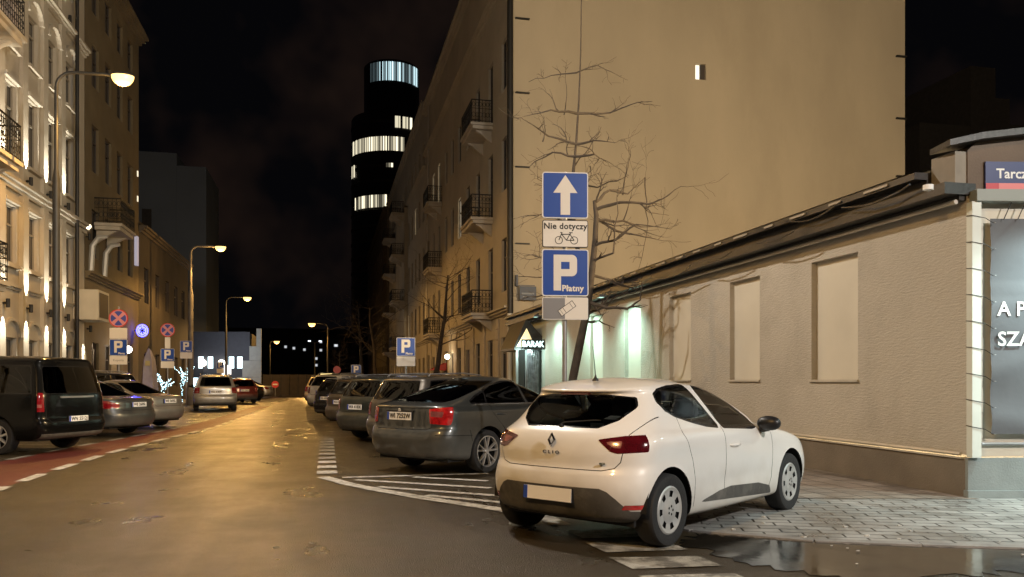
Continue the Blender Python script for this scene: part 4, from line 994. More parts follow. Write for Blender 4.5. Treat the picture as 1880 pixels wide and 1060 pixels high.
n2 = thing("no_entry_sign", "small red and white no-entry sign in front of the brown hoarding", "traffic sign", (-4.3, 72.5, 0))
pole(n2, 1.35); mb = MB(); mb.prism([(.3 * math.cos(2 * math.pi * k / 20), -.01, 1.05 + .3 * math.sin(2 * math.pi * k / 20)) for k in range(20)], (0, .02, 0)); d_ = mb.build("disc", M_sred, n2)
mb = MB(); mb.box((-.2, -.015, .99), (.2, -.011, 1.11)); mb.build("white_bar", M_swhite, d_)

# ================================================================== bare trees
M_bark = mat("dark_bark", (.040, .030, .022), .9, var=.3, vscale=8, bump=.6, bscale=30)
M_barkd = mat("brown_bark", (.055, .042, .030), .9, var=.3, vscale=8)
def grow_branch(mb, p, d, length, r, depth, rnd, droop=.0, wig=.16, kids=(4, 7), flat=.0):
    n = 7; pts = [Vector(p)]; rs = [r]; dirs = []
    for i in range(n):
        d = (d + Vector((rnd.gauss(0, wig), rnd.gauss(0, wig), rnd.gauss(0, wig * .7) - droop))).normalized(); dirs.append(d)
        pts.append(pts[-1] + d * length / n); rs.append(max(r * (1 - .80 * (i + 1) / n), .0035))
    mb.tube(pts, rs, 7 if r > .03 else (5 if r > .012 else 3), caps=False)
    if depth <= 0: return
    for k in range(rnd.randint(*kids)):
        i = rnd.randint(1, n - 1) if depth < 3 else rnd.randint(2, n); i = min(i, n)
        base = dirs[min(i, n - 1)]; perp = base.orthogonal().normalized(); perp.rotate(Matrix.Rotation(rnd.uniform(0, 2 * math.pi), 3, base))
        nd = (base * rnd.uniform(.35, .9) + perp * rnd.uniform(.5, 1.0) + Vector((0, 0, rnd.uniform(-.05, .35)))).normalized()
        nd.z *= 1 - flat
        grow_branch(mb, pts[i], nd, length * rnd.uniform(.35, .68), rs[i] * rnd.uniform(.5, .75), depth - 1, rnd, droop * .5, wig * 1.15, (2, 4), flat)

RT = Vector((.9753, -.221, 0)); TO = Vector((.221, .9753, 0))
def main_tree():
    rnd = random.Random(21); B = Vector((4.93, 16.85, 0))
    t = thing("bare_street_tree", "bare leaning street tree with a long thin leader, behind the one-way sign post", "tree", B)
    k = 17.5 / 1500
    def Q(u, v, off=0): return Vector((RT * ((u - 1036) * k))) + TO * off + Vector((0, 0, 1.427 + (698 - v) * k))
    tr = MB()
    main = [Vector((0, 0, -.05)), Vector((.12, 0, .5)), Q(1055, 695), Q(1068, 630), Q(1080, 575), Q(1090, 500), Q(1096, 440), Q(1098, 395), Q(1094, 368)]
    tr.tube(main, [.115, .102, .094, .090, .083, .072, .062, .055, .032], 12)
    lead = [Q(1082, 560), Q(1066, 470, .1), Q(1056, 390, .15), Q(1056, 320, .15), Q(1062, 260, .12), Q(1067, 180, .1), Q(1070, 90, .05), Q(1071, -30, 0)]
    tr.tube(lead, [.062, .052, .044, .038, .027, .021, .015, .008], 8)
    tr.build("trunk", M_bark, t, smooth=True)
    cr = MB()
    def br(path, r0, depth=1, ln=.5, kids=5):
        pts = [Q(*q) for q in path]; n = len(pts); rs = [max(r0 * (1 - .85 * i / (n - 1)), .005) for i in range(n)]
        # refine with a wobble
        P2 = [pts[0]]; R2 = [rs[0]]
        for a, b, ra, rb in zip(pts[:-1], pts[1:], rs[:-1], rs[1:]):
            L = (b - a).length
            for s in (.33, .67): P2.append(a.lerp(b, s) + Vector([rnd.gauss(0, .025 * L) for _ in range(3)])); R2.append(ra + (rb - ra) * s)
            P2.append(b); R2.append(rb)
        cr.tube(P2, R2, 6, caps=False)
        for _ in range(max(kids - 1, 2)):
            i = rnd.randint(1, len(P2) - 1); d = (P2[i] - P2[i - 1]).normalized(); pp = d.orthogonal().normalized(); pp.rotate(Matrix.Rotation(rnd.uniform(0, 6.28), 3, d))
            grow_branch(cr, P2[i], (d * .6 + pp * .7 + Vector((0, 0, .3))).normalized(), ln * rnd.uniform(.5, 1.3), R2[i] * .62 + .002, depth, rnd, 0, .2, (2, 4))
    # knob shoots to the right
    br([(1095, 372, 0), (1125, 345, .2), (1160, 350, .3), (1195, 315, .5)], .036, 1, .6); br([(1097, 385, 0), (1140, 375, -.2), (1190, 380, -.3), (1215, 372, -.4), (1245, 352, -.5)], .04, 1, .7)
    br([(1096, 405, 0), (1150, 402, .2), (1185, 410, .4), (1225, 405, .6)], .034, 1, .7); br([(1150, 352, .3), (1160, 300, .3), (1165, 270, .3)], .02, 1, .4)
    br([(1097, 400, 0), (1140, 420, .3), (1190, 430, .3), (1230, 435, .5)], .035, 1, .6); br([(1195, 315, .5), (1198, 360, .5), (1197, 420, .4), (1180, 490, .3)], .018, 1, .4)
    br([(1095, 450, 0), (1130, 445, -.3), (1165, 420, -.5), (1225, 430, -.6)], .035, 1, .5); br([(1093, 480, 0), (1125, 470, -.4), (1128, 420, -.4), (1135, 350, -.4)], .03, 1, .5)
    br([(1090, 505, 0), (1150, 520, .4), (1180, 526, .6), (1195, 518, .8)], .034, 1, .5); br([(1085, 555, 0), (1115, 568, -.3), (1150, 570, -.4), (1172, 555, -.5), (1175, 520, -.5)], .05, 1, .4)
    br([(1085, 575, 0), (1110, 565, .2), (1140, 540, .4), (1180, 520, .6)], .035, 1, .5); br([(1080, 590, 0), (1105, 588, .2), (1135, 600, .3)], .03, 1, .3)
    br([(1097, 372, 0), (1105, 345, -.2), (1115, 320, -.2)], .025, 1, .4)
    # leader's side branches, both ways
    for (v, us) in ((130, (975, 1140)), (205, (965, 1190)), (262, (958, 1130)), (285, (975, 1120)), (330, (990, 1150)), (400, (960, 1010)), (470, (965, 1020)), (520, (950, 1010)), (540, (955, 1010))):
        for u in us:
            x0 = 1062 if v < 330 else 1058
            mid = (x0 + u) / 2
            br([(x0, v, .1), (mid, v + rnd.uniform(-14, 10), rnd.uniform(-.5, .7)), (u, v + rnd.uniform(-28, 12), rnd.uniform(-.9, .9))], .030 if v > 180 else .018, 1, .55 if v > 180 else .35, 5)
    for (u0, v0, u1, v1) in ((1040, 205, 1042, 130), (1060, 300, 1108, 230), (1088, 300, 1085, 330), (1000, 255, 1002, 215)): br([(u0, v0, .2), ((u0 + u1) / 2 + 4, (v0 + v1) / 2, .2), (u1, v1, .1)], .016, 1, .35, 3)
    cr.build("crown", M_barkd, t)
main_tree()
def plain_tree(loc, h, label, seed, lean=(0, 0), spread=1.0, m=None, fork=.45):
    rnd = random.Random(seed); t = thing("bare_tree", label, "tree", (*loc, 0), group="bare trees further down the street")
    tr = MB(); top = Vector((lean[0], lean[1], h * .8)); pts = [Vector((0, 0, 0)).lerp(top, k / 6) + Vector((rnd.gauss(0, .06), rnd.gauss(0, .06), 0)) * (k > 0) for k in range(7)]
    tr.tube(pts, [.17 * (1 - .8 * k / 6) * h / 8 for k in range(7)], 9); tr.build("trunk", M_bark, t, smooth=True)
    cr = MB()
    for k in range(15):
        s = rnd.uniform(fork, 1); a = rnd.uniform(0, 6.28); p = Vector((0, 0, 0)).lerp(top, s)
        grow_branch(cr, p, Vector((math.cos(a), math.sin(a), rnd.uniform(.1, .9))).normalized(), spread * h * .28 * rnd.uniform(.6, 1.2), .045 * h / 8 * (1.3 - s), 2, rnd, .01, .16, (3, 5))
    cr.build("crown", m or M_barkd, t)
plain_tree((5.5, 43.5), 8.8, "bare leaning tree in front of the balcony tenement, behind the nearer P sign", 31, (.9, 0), 1.05)
plain_tree((4.2, 70), 9.5, "bare tree with reaching branches left of the balcony tenement", 33, (-.6, 0), 1.5)
plain_tree((3.6, 86), 11, "bare tree in front of the far dark tenement", 34, (-.4, 0), 1.4)
plain_tree((1.2, 80), 5.2, "small brownish bare tree by the mid-distance lamp post", 35, (0, 0), 1.0)

# ================================================================== terrace with festive lights on the left
random.seed(12)
M_ledw = mat("white_fairy_lights", (.8, .9, 1), .4, emit=(.55, .90, 1.0), es=7)
M_ledb = mat("blue_fairy_lights", (.2, .2, 1), .4, emit=(.07, .07, 1.0), es=9)
def fairy_tree(loc, label, h, m, bush=False):
    t = thing("fairy_light_tree" if not bush else "fairy_light_bush", label, "tree" if not bush else "bush", (*loc, 0)); rnd = random.Random(int(loc[1] * 10))
    br = MB(); pts = []
    if not bush:
        br.tube([(0, 0, 0), (.05, 0, h * .5)], [.07, .05], 7); pts += [(rnd.uniform(-.07, .07), -.07, z) for z in [h * .5 * i / 16 for i in range(17)]]
    for k in range(9 if not bush else 14):
        a = rnd.uniform(0, 6.28); z0 = h * rnd.uniform(.35, .6) if not bush else 0; L = h * rnd.uniform(.18, .34); d = Vector((math.cos(a), math.sin(a), rnd.uniform(.3, 1.4))).normalized(); p = Vector((rnd.uniform(-.4, .4) if bush else .03, rnd.uniform(-.3, .3) if bush else 0, z0))
        P = [p + d * L * i / 5 + Vector([rnd.gauss(0, .04) for _ in range(3)]) for i in range(6)]; br.tube(P, [.025, .02, .016, .012, .01, .006], 5)
        for i in range(13): q = p + d * L * i / 12; pts.append((q.x + rnd.gauss(0, .03), q.y + rnd.gauss(0, .03), q.z + rnd.gauss(0, .03)))
    br.build("branches", M_bark, t); lb_ = MB(); r = .022
    for (x, y, z) in pts: lb_.add([(x + r, y, z), (x - r, y, z), (x, y + r, z), (x, y - r, z), (x, y, z + r), (x, y, z - r)], [(0, 2, 4), (2, 1, 4), (1, 3, 4), (3, 0, 4), (2, 0, 5), (1, 2, 5), (3, 1, 5), (0, 3, 5)])
    tag(lb_.build("fairy_lights", m, t), kind="stuff")
fairy_tree((-8.35, 45.6), "small tree wrapped in white fairy lights below the second P sign", 2.5, M_ledw)
fairy_tree((-8.2, 50.4), "small tree wrapped in white fairy lights right beside the second lamp post", 3.0, M_ledw)
fairy_tree((-8.75, 43.4), "low bush wrapped in blue fairy lights left of the white-lit tree", 2.0, M_ledb, True)
bl = thing("blue_neon_logo", "glowing blue round neon emblem above the folded parasol", "neon sign", (-9.2, 44.9, 3.95))
mb = MB()
for rr_ in (.26, .17): mb.tube([(rr_ * math.cos(2 * math.pi * k / 20), 0, rr_ * 1.15 * math.sin(2 * math.pi * k / 20)) for k in range(21)], .035, 6)
for k in range(6): a = R(60 * k); mb.tube([(.08 * math.cos(a), 0, .08 * math.sin(a)), (.22 * math.cos(a + .5), 0, .28 * math.sin(a + .4))], .025, 5)
mb.build("neon_tube", M_ledb, bl); mb = MB(); mb.lathe([(.001, .05), (.27, .05), (.27, .08)], 20); mb.v = [(a, c, -b) for a, b, c in mb.v]; mb.build("backing", M_black, bl)
mb = MB(); mb.tube([(-.4, .07, 0), (-.2, .07, 0)], .03, 6); mb.build("bracket", M_iron, bl)
pr = thing("folded_parasol", "pale folded terrace parasol with a small emblem, under the blue neon", "parasol", (-8.9, 45.0, .11))
mb = MB(); n = 20; prof = [(.02, 2.95), (.10, 2.8), (.25, 2.35), (.30, 1.9), (.34, 1.2), (.40, .55), (.30, .45)]
vs = []
for (r, z) in prof:
    for k in range(n): a = 2 * math.pi * k / n; q = r * (1 + .22 * math.sin(5 * a)); vs.append((q * math.cos(a), q * math.sin(a), z))
mb.add(vs, [(i * n + k, i * n + (k + 1) % n, (i + 1) * n + (k + 1) % n, (i + 1) * n + k) for i in range(len(prof) - 1) for k in range(n)])
mb.build("canopy", mat("parasol_cloth", (.36, .33, .36), .8, var=.15, vscale=3), pr, smooth=True, angle=70)
mb = MB(); mb.tube([(0, 0, 0), (0, 0, 3.05)], .03, 8); mb.lathe([(.28, 0), (.28, .07), (.03, .1)], 14); mb.build("pole", M_pole, pr)
mb = MB(); mb.poly([(-.12, -.36, 2.05), (.12, -.36, 2.05), (.10, -.33, 2.3), (-.10, -.33, 2.3)]); mb.build("emblem", mat("parasol_emblem", (.5, .42, .18), .6), pr)
mb = MB(); mb.lathe([(.001, -.17)] + [(.17 * math.sin(math.pi * i / 8), -.17 * math.cos(math.pi * i / 8)) for i in range(1, 8)] + [(.001, .17)], 14)
gl_ = thing("globe_lamp", "bright white globe lamp glowing beside the nearer left P sign", "lamp", (-9.05, 41.2, 2.85)); mb.build("globe", mat("white_globe_glow", (1, .95, .9), .4, emit=(1, .95, .85), es=10), gl_, smooth=True)
mb = MB(); mb.tube([(-.55, 0, .3), (0, 0, .3), (0, 0, .16)], .02, 6); mb.build("bracket", M_iron, gl_)
point_light("globe_light", (-8.75, 41.0, 2.8), WARM, 50, gl_, .12)
for i, (x, y) in enumerate(((-11.6, 83.2), (-9.9, 83.0))):
    g_ = thing("pavilion_globe", ("left" if i == 0 else "right") + " one of the two bright globes flanking the distant small P sign", "lamp", (x, y, 0))
    mb = MB(); mb.tube([(0, 0, 0), (0, 0, 2.9)], .05, 6); mb.build("pole", M_pole, g_)
    mb = MB(); mb.lathe([(.001, 2.75)] + [(.32 * math.sin(math.pi * k / 8), 3.07 - .32 * math.cos(math.pi * k / 8)) for k in range(1, 8)] + [(.001, 3.39)], 12); mb.build("globe", mat("globe_glow_far", (1, .95, .8), .4, emit=(1, .92, .72), es=7), g_, smooth=True)
# far advertising panel
ad = thing("light_panel", "small white backlit panel in front of the pavilion", "sign", (-8.7, 76, 0))
mb = MB(); mb.box((-.35, -.05, 1.9), (.45, .05, 2.75)); mb.build("panel", mat("white_light_panel", (.8, .8, .8), .4, emit=(.9, .95, 1), es=1.2), ad)
mb = MB(); mb.tube([(0, 0, 0), (0, 0, 1.9)], .04, 6); mb.build("pole", M_pole, ad)
# unseen lamp and wire added above the view to light the stucco wall
hl = thing("added_hanging_lamp", "unseen lamp added on a span wire, lighting the stucco wall and parked cars", "street lamp", (-.5, 13.6, 9.3), group=GL)
mb = MB(); mb.tube([(-9.1, 0, 1.2), (-4, 0, .55), (0, 0, .35), (4, 0, .6), (8.2, 0, 1.3)], .012, 5); mb.build("added_span_wire", M_iron, hl)
mb = MB(); mb.lathe([(.03, .34), (.03, .2), (.16, .14), (.30, .0), (.27, .0)], 18); mb.build("lamp_head", M_pole, hl, smooth=True)
mb = MB(); mb.lathe([(.26, -.005), (.2, -.08), (.001, -.11)], 18); mb.build("lamp_bowl", M_bowlw, hl, smooth=True)
point_light("lamp_light", (-.5, 13.6, 9.05), (1.0, .91, .79), 2300, hl, .15)
# ================================================================== vehicles
M_paint = mat("car_paint", (.8, .8, .8), .35, 0, coat=1.0, objcol=True, var=.03, vscale=1.5, dust=(.50, .47, .42))
M_metallic = mat("metallic_paint", (.3, .3, .3), .36, .55, coat=1.0, objcol=True, var=.1, dust=(.17, .165, .15))
M_blackpaint = mat("black_car_paint", (.01, .01, .011), .2, 0, coat=.15, objcol=True, spec=.15)
M_gap = mat("panel_gap", (.006, .006, .006), .9)
M_under = mat("underbody", (.01, .01, .01), .9)
M_trimblack = mat("gloss_black_trim", (.01, .01, .011), .15)
M_chrome = mat("chrome", (.75, .75, .76), .12, 1.0)
M_plate = mat("plate_white", (.93, .93, .92), .45)
M_platelit = mat("plate_letters", (.015, .015, .015), .6)
M_eu = mat("plate_blue_band", (.02, .07, .42), .5)
M_red = mat("tail_lamp_red", (.19, .006, .010), .12, coat=1.0, var=.35, vscale=14, stretch=(1, 1, 2.5))
M_reddark = mat("tail_lamp_smoked_red", (.075, .004, .008), .1, coat=1.0, var=.3, vscale=12)
M_redbright = mat("tail_lamp_bright_red", (.42, .012, .014), .15, coat=1.0, var=.4, vscale=18)
M_lampclear = mat("clear_lamp_lens", (.26, .075, .07), .16, .0, coat=1.0, var=.3, vscale=14)
M_hub = mat("silver_hubcap", (.50, .50, .49), .38, .35, var=.12, vscale=8)
M_alloy = mat("alloy_rim", (.55, .55, .55), .3, .7)
M_hole = mat("rim_hole", (.008, .008, .008), .9)
M_seat = mat("seat_fabric", (.035, .035, .038), .85)
G_clear = glass_mat("clear_car_glass", (.86, .92, .90), .88)
G_dark = glass_mat("tinted_car_glass", (.7, .75, .75), .10)

def catmull(P, res):
    out = []; n = len(P)
    for i in range(n - 1):
        p0, p1, p2, p3 = P[max(i - 1, 0)], P[i], P[i + 1], P[min(i + 2, n - 1)]
        for k in range(res):
            t = k / res
            out.append([.5 * (2 * b + (c - a) * t + (2 * a - 5 * b + 4 * c - d) * t * t + (3 * b - a - 3 * c + d) * t ** 3) for a, b, c, d in zip(p0, p1, p2, p3)])
    out.append(list(P[-1]))
    return out

def body_faces(rings, res, n1, n2, n3, bumps=(), e=2.7):
    """lofted shell; rings of (yr, zr, yf, zf, w, zs, capR, capF, pr, pf). Returns polygons of (pos, normal)."""
    RG = catmull(rings, res); rows = []
    for (yr, zr, yf, zf, w, zs, Lr, Lf, pr, pf) in RG:
        L = yf - yr; Lr = min(Lr, L * .45); Lf = min(Lf, L * .45); ym = (yr + yf) / 2; half = L / 2
        row = []
        for i in range(n1):
            a = i / n1 * math.pi / 2
            row.append((w * math.sin(a) ** (2 / e), yr + Lr - Lr * math.cos(a) ** (2 / e)))
        for i in range(n2):
            row.append((w, yr + Lr + (L - Lr - Lf) * i / n2))
        for i in range(n3 + 1):
            a = math.pi / 2 - i / n3 * math.pi / 2
            row.append((w * max(math.sin(a), 0) ** (2 / e), yf - Lf + Lf * max(math.cos(a), 0) ** (2 / e)))
        pts = []
        for (x, y) in row:
            q = (y - ym) / half
            x *= 1 - .035 * q * q
            z = zs + ((zr - zs) * abs(q) ** pr if q < 0 else (zf - zs) * abs(q) ** pf)
            for (by, bz, sy, sz, amp) in bumps:
                x += amp * math.exp(-((y - by) / sy) ** 2 - ((z - bz) / sz) ** 2) * (x / w if w > 1e-4 else 0)
            pts.append(Vector((x, y, z)))
        rows.append(pts)
    m = len(rows[0])
    full = [[*r, *[Vector((-p.x, p.y, p.z)) for p in r[-2:0:-1]]] for r in rows]
    k = len(full[0]); nr = len(full)
    quads = []
    for i in range(nr - 1):
        for j in range(k):
            quads.append(((i, j), (i, (j + 1) % k), (i + 1, (j + 1) % k), (i + 1, j)))
    for j in range(m - 1):
        a, b = (nr - 1, j), (nr - 1, j + 1); c, d = (nr - 1, (k - j - 1) % k), (nr - 1, (k - j) % k)
        q = []
        for t in (a, b, c, d):
            if t not in q: q.append(t)
        if len(q) > 2: quads.append(tuple(q))
    N = [[Vector((0, 0, 0)) for _ in range(k)] for _ in range(nr)]
    for q in quads:
        p = [full[i][j] for i, j in q]
        nn = (p[2] - p[0]).cross(p[3] - p[1]) if len(p) == 4 else (p[1] - p[0]).cross(p[2] - p[0])
        for i, j in q: N[i][j] += nn
    for r in N:
        for v in r:
            if v.length > 0: v.normalize()
    out = []
    for q in quads:
        out.append([(full[i][j], N[i][j]) for i, j in q])
    return out

SIDE = lambda p: (p.y, p.z)
REAR = lambda p: (p.x, p.z)
def fcen(f):
    n = len(f); return sum((v[0] for v in f), Vector()) / n, sum((v[1] for v in f), Vector()) / n

def f_side(s): return lambda c, n: c.x * s > .2 and n.x * s > .12
def f_rear(c, n): return n.y < -.10 and c.y < 1.0
def f_front(c, n): return n.y > .10 and c.y > 0.4

def cut(faces, poly, proj, filt):
    poly = ccw(poly); xs = [p[0] for p in poly]; ys = [p[1] for p in poly]
    x0, x1, y0, y1 = min(xs), max(xs), min(ys), max(ys); ins = []; outs = []; m = len(poly)
    for f in faces:
        uv = [proj(v[0]) for v in f]
        us = [u[0] for u in uv]; vs = [u[1] for u in uv]
        if max(us) < x0 or min(us) > x1 or max(vs) < y0 or min(vs) > y1: outs.append(f); continue
        c, n = fcen(f)
        if not filt(c, n): outs.append(f); continue
        cur = f
        for i in range(m):
            a = poly[i]; b = poly[(i + 1) % m]; ex, ey = b[0] - a[0], b[1] - a[1]
            if ex * ex + ey * ey < 1e-14: continue
            ds = []
            for v in cur:
                q = proj(v[0]); ds.append(ex * (q[1] - a[1]) - ey * (q[0] - a[0]))
            if all(d >= -1e-9 for d in ds): continue
            if all(d <= 1e-9 for d in ds): outs.append(cur); cur = None; break
            fi = []; fo = []
            for k in range(len(cur)):
                v, w = cur[k], cur[(k + 1) % len(cur)]; d, e2 = ds[k], ds[(k + 1) % len(cur)]
                if d >= 0: fi.append(v)
                if d <= 0: fo.append(v)
                if d * e2 < 0:
                    t = d / (d - e2); x = (v[0].lerp(w[0], t), v[1].lerp(w[1], t).normalized())
                    fi.append(x); fo.append(x)
            if len(fo) > 2: outs.append(fo)
            cur = fi
            if len(cur) < 3: cur = None; break
        if cur: ins.append(cur)
    return ins, outs

def faces_obj(name, groups, mats, parent):
    """groups: list of (faces, material index, offset along the normal)"""
    vs = []; fs = []; ns = []; mi = []; key = {}
    for faces, m, off in groups:
        for f in faces:
            ids = []
            for (p, n) in f:
                q = p + n * off; kk = (round(q.x, 5), round(q.y, 5), round(q.z, 5), m)
                if kk not in key: key[kk] = len(vs); vs.append(tuple(q)); ns.append(tuple(n))
                if key[kk] not in ids: ids.append(key[kk])
            if len(ids) > 2: fs.append(ids); mi.append(m)
    me = bpy.data.meshes.new(name); me.from_pydata(vs, [], fs)
    for m in mats: me.materials.append(m)
    me.polygons.foreach_set("material_index", mi); me.polygons.foreach_set("use_smooth", [True] * len(fs)); me.update()
    if len(me.vertices) == len(ns): me.normals_split_custom_set_from_vertices(ns)
    return link(bpy.data.objects.new(name, me), parent)

def strip(pts, w):
    """thin quads along a polyline"""
    out = []
    for a, b in zip(pts[:-1], pts[1:]):
        a, b = Vector(a), Vector(b); d = (b - a).normalized(); n = Vector((-d.y, d.x)) * w / 2; a = a - d * w * .3; b = b + d * w * .3
        out.append([tuple(a - n), tuple(b - n), tuple(b + n), tuple(a + n)])
    return out

def circle2(cy, cz, r, n=40): return [(cy + r * math.cos(2 * math.pi * i / n), cz + r * math.sin(2 * math.pi * i / n)) for i in range(n)]
def mir(p): return [(-x, z) for x, z in p][::-1]

def wheel(parent, x, y, r, wd, style, s, seg=40, steer=0.0):
    """one wheel: tyre > rim; s = +1 on the right"""
    rr = r * .67 if style != 'alloy' else r * .72
    tb = MB(); h = wd / 2
    tb.lathe([(rr * .99, -h * .75), (rr, -h * .9), (r * .86, -h * 1.02), (r * .95, -h * .96), (r * .99, -h * .78), (r, -h * .4), (r, h * .4), (r * .99, h * .78), (r * .95, h * .96), (r * .86, h * 1.02), (rr, h * .9), (rr * .97, h * .72)], seg, axis='x')
    w = bpy.data.objects.new("wheel", None); link(w, parent); w.location = (x, y, r); w.rotation_euler = (0, 0, (0 if s > 0 else math.pi) + steer)
    tb.build("tyre", M_rubber, w, smooth=True)
    rb = MB()
    rb.lathe([(rr, h * .8), (rr * .97, h * .5), (rr * .9, -h * .6), (0.001, -h * .6)], seg, 1, axis='x')
    if style == 'cap':
        prof = [(rr * 1.0, h * .78), (rr * .99, h * .90), (rr * .93, h * .98), (rr * .80, h * .90), (rr * .55, h * .86), (rr * .30, h * .97), (rr * .24, h * 1.0), (.001, h * 1.0)]
        # dish cut by seven slots
        nseg = 84
        for i in range(len(prof) - 1):
            for k in range(nseg):
                a0, a1 = 2 * math.pi * k / nseg, 2 * math.pi * (k + 1) / nseg; (r0, h0), (r1, h1) = prof[i], prof[i + 1]
                ph = (k % 12) / 12
                hole = i == 3 and .30 < ph < .75
                mi = 1 if hole else 0; dd = -.02 if hole else 0
                P = lambda rad, hh, a: (hh + dd, rad * math.cos(a), rad * math.sin(a))
                rb.add([P(r0, h0, a0), P(r1, h1, a0), P(r1, h1, a1), P(r0, h0, a1)], [(0, 1, 2, 3)], mi)
        for k in range(5):
            a = 2 * math.pi * k / 5; rb.lathe([(.012, h * 1.02), (.001, h * 1.04)], 8, 1, (0, rr * .17 * math.cos(a), rr * .17 * math.sin(a)), 'x')
    else:
        nsp = 5 if style == 'alloy' else 7
        rb.lathe([(rr, h * .8), (rr * 1.0, h * .95), (rr * .95, h * .97), (rr * .93, h * .80), (rr * .91, h * .5)], seg, 0, axis='x')
        rb.lathe([(rr * .2, h * .4), (rr * .2, h * .8), (rr * .15, h * .9), (.001, h * .9)], 20, 0, axis='x')
        for k in range(nsp):
            for da in ((-.16, .16) if style == 'alloy' else (0,)):
                a = 2 * math.pi * k / nsp + .3; a2 = a + da * 1.5
                c0 = Vector((0, math.cos(a + da * .2), math.sin(a + da * .2))) * rr * .14; c1 = Vector((0, math.cos(a2), math.sin(a2))) * rr * .95
                tt = (c1 - c0).normalized(); u = Vector((1, 0, 0)).cross(tt) * (.016 if style == 'alloy' else .028)
                A = Vector((h * .55, 0, 0)); B = Vector((h * .86, 0, 0))
                rb.add([c0 + A - u, c0 + A + u, c1 + A + u, c1 + A - u, c0 + B - u * .6, c0 + B + u * .6, c1 + B + u * .6, c1 + B - u * .6],
                       [(4, 5, 6, 7), (0, 1, 5, 4), (2, 3, 7, 6), (1, 2, 6, 5), (3, 0, 4, 7)], 0)
    rb.build("hubcap" if style == 'cap' else "rim", [M_hub if style == 'cap' else M_alloy, M_hole], w, smooth=True, angle=30)
    return w

def plate_obj(parent, z, y, txt=None, tilt=0.0, w=.52, h=.114, front=False, band=True, x=0):
    mb = MB(); t = .008
    M = T(x, y, z) @ Matrix.Rotation(tilt, 4, 'X')
    mb.M = M; mb.box((-w / 2, -t, -h / 2), (w / 2, 0.02, h / 2), 0)
    mb.box((-w / 2 - .006, -t + .003, -h / 2 - .006), (w / 2 + .006, .019, h / 2 + .006), 2)
    if band: mb.box((-w / 2 + .001, -t - .002, -h / 2 + .001), (-w / 2 + .044, -t + .001, h / 2 - .001), 1)
    p = mb.build("number_plate", [M_plate, M_eu, M_black], parent)
    if txt:
        m2 = MB(M); vs, fs = text_polys(txt, .098, .003, extrude=.0012, spacing=1.05)
        wd = max(v.x for v in vs) - min(v.x for v in vs); k = min(1, (w - .07) / wd)
        m2.add([Vector((v.x * k + .02, v.y - t - .002, v.z)) for v in vs], fs); m2.build("plate_lettering", M_platelit, p)
    return p

